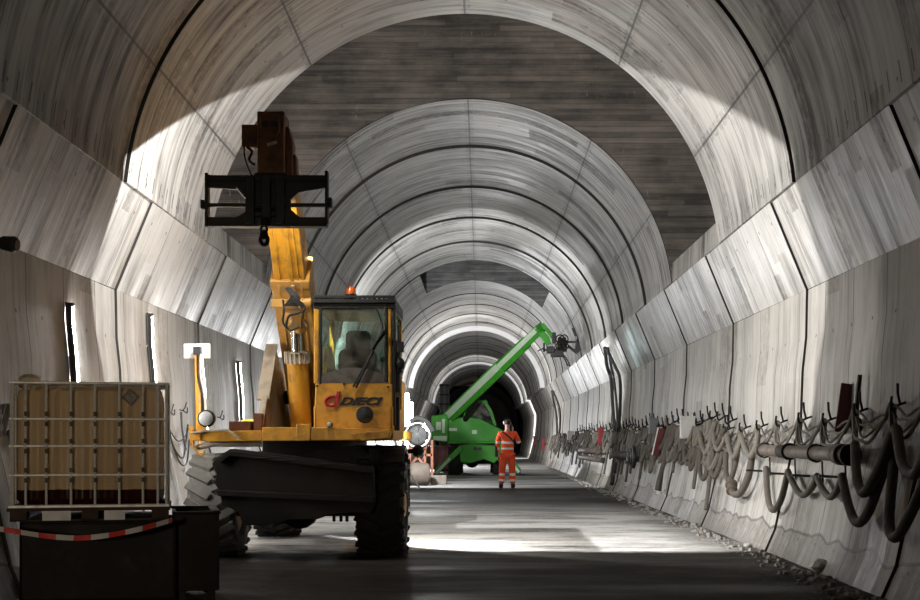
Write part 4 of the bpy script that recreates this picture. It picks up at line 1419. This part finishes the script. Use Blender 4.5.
# clutter of hoses and hooks further down the wall
rnd = random.Random(11)
D = 18.2; k = 0
hz = lambda D_: 1.55 + .06 * math.sin(D_ * 1.7)
lib = []
while D < 62:
    step = .62 if D < 34 else .95
    z = hz(D); p = Vector((wx(z, 1, 0), D, z))
    if D < 46:
        q = jhook(p, 1, 1.5, lean=-.3)
        tag(q.build('steel_hook', M['iron'], at=p), 'small steel hook in the row running down the right wall past the grey box', 'hook', 'far steel hooks along the right wall')
    for lv in range(2):
        dz = lv * .32 + rnd.uniform(-.05, .05); dr = rnd.uniform(.2, .42)
        z0 = z - .1 - dz; y1 = D + step * rnd.uniform(.8, 1.25)
        pts = []
        for i in range(9):
            t = i / 8; zz_ = z0 - dr * 4 * t * (1 - t) * .95
            pts.append((wx(zz_, 1, .1 + .05 * (lv == 0) + .03 * math.sin(k)), D + (y1 - D) * t, zz_))
        q = MB(); q.tube(smooth_path(pts, 2), rnd.choice((.03, .04, .045)), 7)
        tag(q.build('hanging_hose', M['gh'] if rnd.random() < .55 else M['gh2'], at=pts[0]),
            'dusty hose loop in the dense row on the right wall beyond the grey box', 'hose', 'far hoses looped along the right wall')
        k += 1
    if rnd.random() < .35:
        z1 = rnd.uniform(.25, .7); y1 = D - rnd.uniform(.1, .5)
        q = MB(); pts = [(wx(z - .1, 1, .12), D, z - .1), (wx((z + z1) / 2, 1, .1), (D + y1) / 2 + .05, (z + z1) / 2), (wx(z1, 1, .08), y1, z1)]
        q.tube(smooth_path(pts, 4), .03, 7)
        tag(q.build('trailing_hose', M['gh'], at=pts[-1]), 'hose end trailing towards the floor on the far right wall', 'hose', 'hose ends trailing down the right wall')
    D += step

# broken concrete and grit at the foot of the walls
q = MB(); rnd = random.Random(5)
for i in range(1500):
    D = 8 + 52 * rnd.random() ** 1.6
    s = .012 + .05 * rnd.random() ** 3
    h = s * rnd.uniform(.4, .8)
    x = wx(.0, 1, 0) - abs(rnd.gauss(0, .16)) - .05
    q.box((x, D, h / 2 - .002), (s * rnd.uniform(.8, 1.6), s * rnd.uniform(.8, 1.6), h), Matrix.Rotation(rnd.random() * 3, 3, 'Z') @ Matrix.Rotation(rnd.uniform(-.2, .2), 3, 'X'), (rnd.uniform(.4, .9),) * 2)
o = q.build('rubble', paint('pale_broken_concrete', (.33, .31, .28), .85, dirt=.5), at=(3, 20, 0), ang=20)
tag(o, 'loose grit and crumbled concrete along the foot of the right wall', 'rubble', kind='stuff')
for x, y, s, lb in ((823, 573, .2, 'largest pale stone lying at the foot of the right wall'), (748, 548, .09, 'small stone at the foot of the right wall below the hoses')):
    D = F * CZ / (y - CY); p = P(x, y, D)
    q = MB(); q.ball(p + Vector((0, 0, s * .3)), s * .6, (1, .8, .6), 9, 6)
    for v in q.b.verts: v.co += Vector((rnd.uniform(-1, 1), rnd.uniform(-1, 1), rnd.uniform(-1, 1))) * s * .08
    tag(q.build('stone', M['gbox'], ang=20), lb, 'stone')
# two short rods at the wall foot
for k, x in enumerate((729, 732.5)):
    D = F * CZ / (534 - CY) ; a = P(x, 533.5, D)
    q = MB(); q.cyl(a, a + Vector((.02, 0, .1)), .012, n=6)
    tag(q.build('steel_pin', M['iron'], at=a), ('left' if k == 0 else 'right') + ' one of two short pins sticking up at the right wall foot', 'pin')
# ------------------------------------------------------------------ green crane-like telehandler further down
M['green'] = paint('bright_green_paint', (.035, .27, .012), .6, dirt=.35, dirtcol=(.05, .12, .04), scale=2)
M['lgreen'] = paint('pale_dusty_green_paint', (.5, .62, .45), .5, dirt=.3, dirtcol=(.3, .4, .28), scale=2)
M['cdark'] = paint('dark_machinery', (.03, .03, .03), .6)
GD = 47.0
G = thing('telehandler', 'bright green rotating telehandler with long boom raised to the right', 'telehandler', (P(478, 0, GD).x, GD, 0))
gp = lambda pts, D: [PX(*p, D) for p in pts]
q = MB()
q.prism(gp([(432, 416), (447, 414.5), (449, 420), (449, 441), (444, 442.5), (432, 440)], GD), fn, GD - .9, GD + 1.2)
q.build('counterweight', M['green'], G, bevel=.04)
q = MB(); q.prism(gp([(433, 436), (447, 436), (447, 441), (433, 440)], GD - .9), fn, GD - .94, GD - .9); q.prism(gp([(426, 431), (433, 431), (433, 441), (427, 440)], GD - .6), fn, GD - .7, GD + .5); q.build('side_step', M['lgreen'], G)
q = MB(); q.prism(gp([(436, 422), (441, 422), (441, 430), (436, 430)], GD - .9), fn, GD - .95, GD - .9); q.prism(gp([(442, 419), (445, 419), (445, 433), (442, 433)], GD - .9), fn, GD - .95, GD - .9); q.build('warning_panel', M['lgreen'], G)
q = MB()   # upper body
q.prism(gp([(447, 420), (466, 417), (480, 419), (502, 430), (503, 440), (500, 443), (449, 443)], GD), fn, GD - .7, GD + 1.1)
ub = q.build('upper_body', M['green'], G, bevel=.03)
q = MB(); q.prism(gp([(449, 428), (457, 428), (457, 431), (449, 431)], GD - .7), fn, GD - .74, GD - .7); q.build('vent', M['lgreen'], ub)
q = MB(); q.prism(gp([(472, 430), (477, 430), (477, 434), (472, 434)], GD - .7), fn, GD - .74, GD - .7); q.build('plate', M['lgreen'], ub)
# cab
q = MB()
zc = gp([(464, 424), (466, 409), (473, 402), (485, 402), (491, 412), (495, 425)], GD)
for s in (GD - .55, GD + .35):
    for a, b in zip(zc, zc[1:]):
        q.bar((a[0], s, a[1]), (b[0], s, b[1]), .09, .09, up=(0, 1, 0))
for a in zc: q.bar((a[0], GD - .55, a[1]), (a[0], GD + .35, a[1]), .07, .07)
gc = q.build('cab', M['green'], G)
q = MB(); q.prism(gp([(465, 425), (467, 410), (473.5, 403), (484, 403), (490, 412.5), (494, 425)], GD), fn, GD - .53, GD - .51); q.build('side_window', glass('cab_glass_far', (.8, .9, .9), .3), gc)
q = MB(); q.box(P(476, 420, GD), (.5, .5, .5)); q.box(P(473, 412, GD + .1), (.14, .45, .6)); q.build('seat', M['seat'], gc, bevel=.05)
q = MB(); q.prism(gp([(463, 401), (486, 400.5), (488, 402.5), (463, 403.5)], GD), fn, GD - .6, GD + .4); q.build('roof', M['green'], gc, bevel=.02)
# boom
HD = 40.8
ga = P(448, 418, GD - .3); gb = P(541, 328, HD); gd_ = (gb - ga).normalized()
gup = Vector((0, 1, 0)).cross(gd_)
if gup.z < 0: gup = -gup
gsd = gd_.cross(gup).normalized()
if gsd.y > 0: gsd = -gsd
q = MB(); q.bar(ga, ga.lerp(gb, .62), .40, .46, up=gup)
gboom = q.build('boom', M['green'], G, bevel=.015)
q = MB(); q.bar(ga.lerp(gb, .1) + gup * .235, ga.lerp(gb, .62) + gup * .235, .42, .03, up=gup)
q.bar(ga.lerp(gb, .0) + gup * .12 + gsd * .205, ga.lerp(gb, .62) + gup * .12 + gsd * .205, .02, .22, up=gup)
q.build('boom_top_plate', M['lgreen'], gboom)
q = MB(); q.bar(ga.lerp(gb, .6), ga.lerp(gb, .84), .34, .38, up=gup); q.build('boom_section', M['green'], gboom)
q = MB(); q.bar(ga.lerp(gb, .6) + gup * .19, gb + gup * .19, .3, .03, up=gup); q.bar(ga.lerp(gb, .6) + gup * .1 + gsd * .175, ga.lerp(gb, .99) + gup * .1 + gsd * .175, .02, .16, up=gup); q.build('boom_top_plate', M['lgreen'], gboom)
q = MB(); q.bar(ga.lerp(gb, .8), gb, .28, .31, up=gup); q.build('boom_section', M['green'], gboom)
q = MB(); q.cyl(P(463, 424, GD - .35), ga.lerp(gb, .33) - gup * .25, .1, n=12); q.build('lift_cylinder', M['iron'], G)
q = MB(); q.prism(gp([(538, 334), (543, 331), (549, 337), (551, 344), (546, 345)], HD), fn, HD - .12, HD + .12); q.bar(P(542, 324, HD), P(552, 336, HD), .12, .12); q.build('jib', M['green'], gboom, bevel=.01)
# working head
Hh = P(557, 345, HD)
q = MB()
q.box(P(550.5, 350, HD), (.25, .5, .2)); q.box(P(557, 353, HD), (.4, .4, .25)); q.box(P(554, 338, HD), (.12, .2, .35)); q.box(P(562, 346, HD), (.3, .35, .36))
wh_ = q.build('working_head', M['cdark'], G, bevel=.03)
q = MB()
for a in (0, 1, 2, 3):
    c = P(560 + (a % 2) * 4, 339 + (a // 2) * 7, HD - .25); q.tube([c + Vector((.13 * math.cos(u), 0, .13 * math.sin(u))) for u in [2 * PI * i / 12 for i in range(12)]], .022, 6, closed=True)
    q.ball(c, .07)
q.build('hose_reel', M['iron'], wh_)
for nm, a, b, r in (('arm', (567, 342), (578, 342), .03), ('arm', (568, 346), (577, 353), .045), ('arm', (544, 343), (544, 352), .03), ('arm', (543, 350), (552, 350), .03), ('arm', (538, 351), (544, 348), .02), ('arm', (573, 328), (576, 336), .045), ('arm', (577.5, 338), (577.5, 344), .02)):
    q = MB(); q.bar(P(*a, HD), P(*b, HD), r * 2, r * 2); q.build(nm, M['cdark'], wh_)
q = MB(); q.prism(gp([(576, 340), (578, 343), (581, 350), (577, 354), (575, 351)], HD), fn, HD - .2, HD + .2); q.build('nozzle_plate', M['cdark'], wh_)
for k in range(2):
    q = MB(); q.tube(smooth_path([P(560 + 2 * k, 354, HD), P(564 + 2 * k, 358, HD), P(568 + 2 * k, 366, HD + .1)], 5), .025, 6); q.build('hose', M['hose'], wh_)
# chassis and stabilisers
q = MB()
q.prism(gp([(459, 446), (470, 444), (499, 446), (500, 456), (494, 463), (484, 459), (470, 463), (461, 462)], GD), fn, GD - 1.0, GD + 3.2)
q.b2((P(448, 0, GD).x, GD - 1.1, P(0, 443.5, GD).z), (P(502, 0, GD).x, GD - .95, P(0, 441.5, GD).z))
q.build('chassis', M['green'], G, bevel=.03)
for x in (475.5, 480):
    q = MB(); q.cyl(P(x, 448.5, GD - 1.0), P(x, 448.5, GD - 1.06), .07, n=12); q.build('port', M['cdark'], G)
for nm, a, b, f in (('stabiliser', (462, 447), (436, 472), (431, 475)), ('stabiliser', (497, 444), (519, 471), (522, 475))):
    q = MB(); A_, B_ = P(*a, GD - 1.0), P(*b, GD - 1.0); q.bar(A_, B_, .2, .2); 
    st_ = q.build(nm, M['green'], G, bevel=.02)
    q = MB(); m_ = A_.lerp(B_, .45); q.bar(m_ + Vector((0, -.12, 0)), B_ + Vector((0, -.12, -.05)), .1, .1); q.build('ram', M['lgreen'], st_)
    q = MB(); q.lathe([(.24, 0), (.22, .05), (.06, .07), (.05, .2)], (B_.x, GD - 1.0, .0), (0, 0, 1), 14); q.build('foot_pad', M['cdark'], st_)
for x, y, s in ((P(454.5, 0, GD).x, GD - .2, -1), (P(499, 0, GD).x, GD + .1, 1), (P(456, 0, GD).x, GD + 2.8, -1), (P(497, 0, GD).x, GD + 2.8, 1)):
    wheel(G, 'wheel', x, y, .5, .42, M['rubber'], s)
q = MB(); q.cyl((P(455, 0, GD).x, GD, .5), (P(499, 0, GD).x, GD, .5), .12); q.cyl((P(456, 0, GD).x, GD + 2.8, .5), (P(497, 0, GD).x, GD + 2.8, .5), .12); q.ball(P(472, 461, GD), .25); q.build('axle', M['iron'], G)

# dark upright duct behind the green machine
D = 52.0; c = P(444.5, 0, D)
r0 = thing('ventilation_duct', 'tall black upright duct behind the left end of the green machine', 'duct', (c.x, D, 0))
q = MB(); z1 = P(0, 384, D).z; q.cyl((c.x, D, .1), (c.x, D, z1), .19, n=20)
q.build('pipe_body', M['cdark'], r0)
for i in range(9):
    q = MB(); z = .4 + (z1 - .5) * i / 8; q.cyl((c.x, D, z), (c.x, D, z + .08), .215, n=20); q.build('band', M['iron'], r0)
q = MB(); q.b2((c.x - .4, D - .3, 0), (c.x + .4, D + .3, .12)); q.build('base', M['iron'], r0)

# brownish formwork hanging at the far end
q = MB(); D = 113.5; a, b = P(450, 385, D), P(490, 372, D)
q.b2((a.x, D, P(0, 386, D).z), (P(478, 0, D).x, D + 1.5, P(0, 374, D).z)); q.b2((P(460, 0, D).x, D + .2, P(0, 376, D).z), (P(470, 0, D).x, D + 1, P(0, 368, D).z))
tag(q.build('formwork', paint('brown_formwork', (.14, .1, .07), .8), bevel=.05), 'brownish formwork hanging in the dark far end of the tunnel', 'formwork')

# ------------------------------------------------------------------ equipment on the left at mid distance
# fan on a braced stand
D = 37.0; c = P(418, 435, D)
r0 = thing('ventilation_fan', 'round dark fan drum on a red-brown braced stand left of the green machine', 'fan', (c.x, D, 0))
q = MB(); q.lathe([(.32, -.25), (.36, -.28), (.37, -.1), (.37, .5), (.3, .6)], c, (0, 1, 0), 28, caps=False); q.build('drum', M['galv'], r0)
q = MB(); q.lathe([(.29, -.2), (.25, -.26), (.1, -.29), (.001, -.3)], c, (0, 1, 0), 24); 
for i in range(9):
    a = 2 * PI * i / 9; q.bar(c + Vector((.08 * math.cos(a), -.29, .08 * math.sin(a))), c + Vector((.31 * math.cos(a), -.27, .31 * math.sin(a))), .025, .02)
q.build('grille', M['cdark'], r0)
q = MB(); q.tube(smooth_path([P(407, 436, D), P(409, 424, D), P(417, 418, D), P(427, 422, D), P(433, 431, D)], 6), .07, 8); q.build('intake_hose', M['cdark'], r0)
stand = []
for x0, y0, x1, y1 in ((410, 447, 410, 481), (425, 447, 425, 481), (410, 449, 425, 449), (410, 465, 425, 465), (411, 449, 424, 465), (424, 449, 411, 465), (411, 465, 424, 480), (432, 440, 432, 480), (425, 455, 432, 455)):
    q = MB(); q.bar(P(x0, y0, D), P(x1, min(y1, 440 + CZ * F / D - .3), D), .07, .07); q.build('brace', M['rust'], r0)
for x0 in (410, 425):
    q = MB(); q.bar(P(x0, 448, D + .5), (P(x0, 0, D).x, D + .5, 0.01), .07, .07); q.build('brace', M['rust'], r0)
q = MB(); q.b2((P(408, 0, D).x, D - .1, P(0, 449, D).z), (P(427, 0, D).x, D + .6, P(0, 446, D).z)); q.build('platform', M['rust'], r0)
# grey cabinet
D = 34.5; 
r0 = thing('control_cabinet', 'pale grey control cabinet beside the bright floodlight', 'cabinet', (P(403, 0, D).x, D, 0))
q = MB(); q.b2((P(399, 0, D).x, D, .55), (P(408, 0, D).x, D + .25, P(0, 433, D).z)); q.build('housing', M['gbox'], r0, bevel=.01)
q = MB(); q.b2((P(399.8, 0, D).x, D - .015, .6), (P(407.2, 0, D).x, D, P(0, 434, D).z)); dr = q.build('door', M['gbox'], r0)
q = MB(); q.b2((P(401.5, 0, D).x, D - .03, P(0, 442, D).z), (P(404.5, 0, D).x, D - .015, P(0, 437.5, D).z)); q.build('display', M['cdark'], dr)
for x in (400.5, 406.5):
    q = MB(); q.b2((P(x, 0, D).x - .02, D + .05, 0), (P(x, 0, D).x + .02, D + .1, .56)); q.build('leg', M['galv'], r0)
# brown roll, concrete block, red container
D = 35.6; c = P(416.5, 475, D)
q = MB(); ax_ = Vector((1, .1, 0))
prf = [(.001, -.36), (.27, -.36), (.31, -.3), (.32, 0), (.31, .3), (.27, .36), (.001, .36)]
q.lathe(prf, (c.x, D, .315), ax_, 24)
for v in q.b.verts: v.co += Vector((rnd.uniform(-1, 1), rnd.uniform(-1, 1), rnd.uniform(-.5, .5))) * .012
tag(q.build('sack', paint('dusty_brown_canvas', (.06, .045, .035), .9, dirt=.5)), 'round dusty brown sack on the floor left of the pale block', 'sack')
D = 36.5
q = MB(); q.b2((P(430.5, 0, D).x, D, 0), (P(446.5, 0, D).x, D + .5, P(0, 475.5, D).z)); tag(q.build('block', paint('pale_timber_block', (.13, .11, .09), .8, dirt=.5), bevel=.02), 'pale square block on the floor left of the green stabiliser foot', 'block')
D = 50.0
r0 = thing('container', 'red container behind the green stabiliser', 'container', (P(440, 0, D).x, D, 0))
q = MB(); q.b2((P(426, 0, D).x, D, .12), (P(450, 0, D).x, D + .8, P(0, 446, D).z)); q.build('box_body', M['red'], r0, bevel=.03)
for x in (428, 436, 444):
    q = MB(); q.b2((P(x, 0, D).x, D - .05, .0), (P(x + 1.2, 0, D).x, D, P(0, 446, D).z)); q.build('rib', M['rust'], r0)
# lower steel rack nearer, right of the yellow machine
D = 24.0
q = MB()
for x0, x1, y0, y1 in ((399, 408, 460, 461.5), (399, 408, 470, 471.5)):
    q.b2((P(x0, 0, D).x, D, P(0, y1, D).z), (P(x1, 0, D).x, D + .5, P(0, y0, D).z))
for x in (399.5, 407): q.b2((P(x, 0, D).x, D, 0), (P(x, 0, D).x + .03, D + .03, P(0, 459, D).z)); q.b2((P(x, 0, D).x, D + .45, 0), (P(x, 0, D).x + .03, D + .48, P(0, 459, D).z))
tag(q.build('rack', M['iron']), 'low dark steel rack just right of the yellow machine', 'rack')

# floodlights: lamp housings on stands, the lamps themselves shine from them
M['led'] = emis('lit_floodlight', (1, 1, 1), 60)
def flood(name_label, c, back=True, r=.28):
    r0 = thing('flood_light', name_label, 'light', (c.x, c.y, 0))
    q = MB(); q.b2((c.x - r * .66, c.y - .05, c.z - r * 1.6), (c.x + r * .66, c.y + .05, c.z + r * 1.6)); hs = q.build('housing', M['cdark'], r0, bevel=.01)
    q = MB(); q.b2((c.x - r * .6, c.y - .07, c.z - r * 1.5), (c.x + r * .6, c.y - .055, c.z + r * 1.5)); q.build('lit_panel', M['led'], r0)
    if back:
        q = MB(); q.b2((c.x - r * .9, c.y + .055, c.z - r * .7), (c.x + r * .9, c.y + .07, c.z + r * .7)); q.build('lit_panel', M['led'], r0)
    q = MB(); q.cyl((c.x, c.y, 0.02), (c.x, c.y, c.z - r * 1.5), .03, n=8); q.build('pole', M['galv'], r0)
    for k in range(3):
        a = 2 * PI * k / 3 + .4
        q = MB(); q.cyl((c.x, c.y, .7), (c.x + .45 * math.cos(a), c.y + .45 * math.sin(a), .02), .02, n=6); q.build('leg', M['galv'], r0)
flood('glaring white floodlight on a stand right of the yellow cab', FL)

flood('far floodlight on a stand by the left wall beyond the green machine', Vector((AX - 2.3, 59.8, 1.6)))
# ------------------------------------------------------------------ the worker
WD = 33.2
wb = Vector((P(507.5, 0, WD).x, WD, 0))
wk = thing('person', 'person in orange high-visibility suit seen from behind, one hand raised to the head', 'person', wb)


def skin(name, joints, edges, mat, parent, sub=1, root=0, matfn=None, smooth=True):
    me = bpy.data.meshes.new(name)
    me.from_pydata([tuple(Vector(j[:3])) for j in joints], edges, [])
    o = bpy.data.objects.new(name, me); COL.objects.link(o)
    _b = bmesh.new(); _b.from_mesh(me); _b.verts.layers.skin.verify(); _b.to_mesh(me); _b.free()
    sm = o.modifiers.new('skin', 'SKIN'); sm.use_smooth_shade = True
    for v, j in zip(me.skin_vertices[0].data, joints):
        v.radius = (j[3], j[4] if len(j) > 4 else j[3]); v.use_root = False
    me.skin_vertices[0].data[root].use_root = True
    if sub:
        sd_ = o.modifiers.new('sub', 'SUBSURF'); sd_.levels = sub; sd_.render_levels = sub
    bpy.context.view_layer.update()
    m2 = bpy.data.meshes.new_from_object(o.evaluated_get(bpy.context.evaluated_depsgraph_get()))
    bpy.data.objects.remove(o)
    m2.name = name; m2.materials.clear()
    for mm in (mat if isinstance(mat, (list, tuple)) else [mat]): m2.materials.append(mm)
    for f in m2.polygons:
        f.use_smooth = True
        f.material_index = matfn(f.center) if matfn else 0
    o = bpy.data.objects.new(name, m2); COL.objects.link(o); o.parent = parent; ORG[o.name] = ORG[parent.name]
    return o


M['hv'] = paint('orange_red_fabric', (.85, .09, .02), .75, dirt=.35, dirtcol=(.35, .04, .02), scale=6)
M['refl'] = paint('silver_reflective_tape', (.75, .72, .66), .35, dirt=.2)
M['skin'] = paint('skin', (.45, .27, .2), .55, dirt=0)
M['hair'] = paint('dark_hair', (.02, .015, .012), .7, dirt=0)
M['boot'] = paint('black_boots', (.012, .012, .012), .6)
# local coordinates: x right, y away from the viewer (the way he faces), z up
BJ = [(0, 0, .92, .13, .10), (0, 0, 1.12, .13, .09), (0, .01, 1.32, .16, .10), (0, .0, 1.46, .08, .07), (0, .01, 1.55, .05, .05), (0, .02, 1.63, .075, .09), (0, .02, 1.72, .072, .088),
      (-.19, 0, 1.42, .055, .05), (-.25, .02, 1.14, .042), (-.25, .08, .90, .028), (-.25, .09, .84, .03, .02),
      (.19, 0, 1.42, .055, .05), (.29, .02, 1.17, .042), (.17, .07, 1.42, .028), (.13, .06, 1.5, .03, .02),
      (-.1, 0, .86, .09, .09), (-.14, .01, .48, .06), (-.16, 0, .1, .04), (.1, 0, .86, .09, .09), (.12, .01, .48, .06), (.13, 0, .1, .04), (-.16, .1, .05, .04, .03), (.14, .11, .05, .04, .03)]
BE = [(0, 1), (1, 2), (2, 3), (3, 4), (4, 5), (5, 6), (2, 7), (7, 8), (8, 9), (9, 10), (2, 11), (11, 12), (12, 13), (13, 14), (0, 15), (15, 16), (16, 17), (17, 21), (0, 18), (18, 19), (19, 20), (20, 22)]
body = skin('body', BJ, BE, M['skin'], wk)
jk = [(0, 0, .86, .19, .14), (0, 0, 1.0, .17, .125), (0, 0, 1.2, .175, .125), (0, .0, 1.36, .19, .125), (0, .01, 1.46, .1, .09), (0, .01, 1.5, .07, .07),
      (-.19, 0, 1.41, .085, .08), (-.26, .02, 1.15, .07, .07), (-.255, .075, .93, .05, .05), (.19, 0, 1.41, .085, .08), (.3, .02, 1.17, .07, .07), (.19, .065, 1.38, .05, .05)]
je = [(0, 1), (1, 2), (2, 3), (3, 4), (4, 5), (3, 6), (6, 7), (7, 8), (3, 9), (9, 10), (10, 11)]
band = lambda c: 1 if (abs(c.z - 1.19) < .028 or abs(c.z - 1.03) < .028) else 0
skin('jacket', jk, je, [M['hv'], M['refl']], wk, sub=3, matfn=band)
tj = [(0, 0, .93, .165, .125), (-.1, 0, .84, .115, .115), (-.14, .01, .48, .088, .09), (-.155, 0, .12, .075, .08), (.1, 0, .84, .115, .115), (.12, .01, .48, .088, .09), (.13, 0, .12, .075, .08)]
te = [(0, 1), (1, 2), (2, 3), (0, 4), (4, 5), (5, 6)]
skin('trousers', tj, te, [M['hv'], M['refl']], wk, sub=3, matfn=lambda c: 1 if (abs(c.z - .37) < .026 or abs(c.z - .22) < .026) else 0)
for sx in (-.165, .14):
    skin('boot', [(sx, -.03, .16, .065, .07), (sx, -.02, .06, .06, .055), (sx, .1, .05, .055, .04), (sx + .01, .2, .04, .045, .032)], [(0, 1), (1, 2), (2, 3)], M['boot'], wk, sub=2)
skin('hair', [(0, -.005, 1.62, .075, .08), (0, .0, 1.7, .088, .1), (0, .02, 1.765, .07, .085)], [(0, 1), (1, 2)], M['hair'], wk, sub=2)
for sx in (-1, 1):
    q = MB(); b_ = wb + Vector((sx * .078, .02, 1.67)); q.ball(b_, .028, (.5, .8, 1.2)); q.build('ear', M['skin'], wk)
q = MB(); q.ball(wb + Vector((-.092, .0, 1.69)), .036, (.6, .9, 1.2)); q.build('ear_defender', M['white'], wk)
q = MB(); q.tube([wb + Vector((.096 * math.cos(a), .02, 1.68 + .112 * math.sin(a))) for a in [PI * i / 12 for i in range(13)]], .008, 6); q.build('headband', M['boot'], wk)
q = MB(); q.ball(wb + Vector((0, .13, 1.65)), .02, (.8, 1.2, 1)); q.build('nose', M['skin'], wk)
for sx in (-1, 1):
    q = MB(); q.ball(wb + Vector((sx * .032, .105, 1.68)), .012); q.build('eye', M['boot'], wk)
q = MB(); q.box(wb + Vector((0, .11, 1.6)), (.05, .01, .01)); q.build('mouth', M['redprint'], wk)
# hands: palm and five fingers each
def hand(base, dirv, side):
    d = Vector(dirv).normalized(); s_ = Vector((0, 1, 0)) if abs(d.y) < .8 else Vector((1, 0, 0)); s_ = (s_ - d * s_.dot(d)).normalized(); t_ = d.cross(s_) * side
    J = [(*base, .022, .03), (*(Vector(base) + d * .07), .02, .036)]; E_ = [(0, 1)]
    for k, (o_, L_) in enumerate(((-.03, .055), (-.01, .07), (.012, .075), (.032, .065))):
        n0 = len(J); b_ = Vector(base) + d * .075 + s_ * o_
        J += [(*b_, .0095), (*(b_ + d * L_ * .55 + t_ * .01), .009), (*(b_ + d * L_ + t_ * .03), .008)]
        E_ += [(1, n0), (n0, n0 + 1), (n0 + 1, n0 + 2)]
    n0 = len(J); b_ = Vector(base) + d * .025 + s_ * .03
    J += [(*b_, .011), (*(b_ + d * .03 + s_ * .03 + t_ * .015), .01), (*(b_ + d * .055 + s_ * .035 + t_ * .03), .009)]; E_ += [(0, n0), (n0, n0 + 1), (n0 + 1, n0 + 2)]
    skin('hand', J, E_, M['skin'], wk, sub=1)
hand((-.25, .09, .86), (0, .1, -1), 1)
hand((.14, .06, 1.48), (-.25, .0, 1), -1)
q = MB(); q.box(wb + Vector((.1, .07, 1.6)), (.02, .075, .15)); q.build('phone', M['boot'], wk)
q = MB(); q.tube(smooth_path([wb + Vector((-.13, -.12, 1.46)), wb + Vector((0, -.15, 1.36)), wb + Vector((.14, -.15, 1.22)), wb + Vector((.19, -.08, 1.1))], 5), .022, 6); q.build('shoulder_strap', M['boot'], wk)
q = MB(); q.box(wb + Vector((-.29, .05, 1.03)), (.07, .14, .42)); q.build('satchel', M['boot'], wk, bevel=.02)
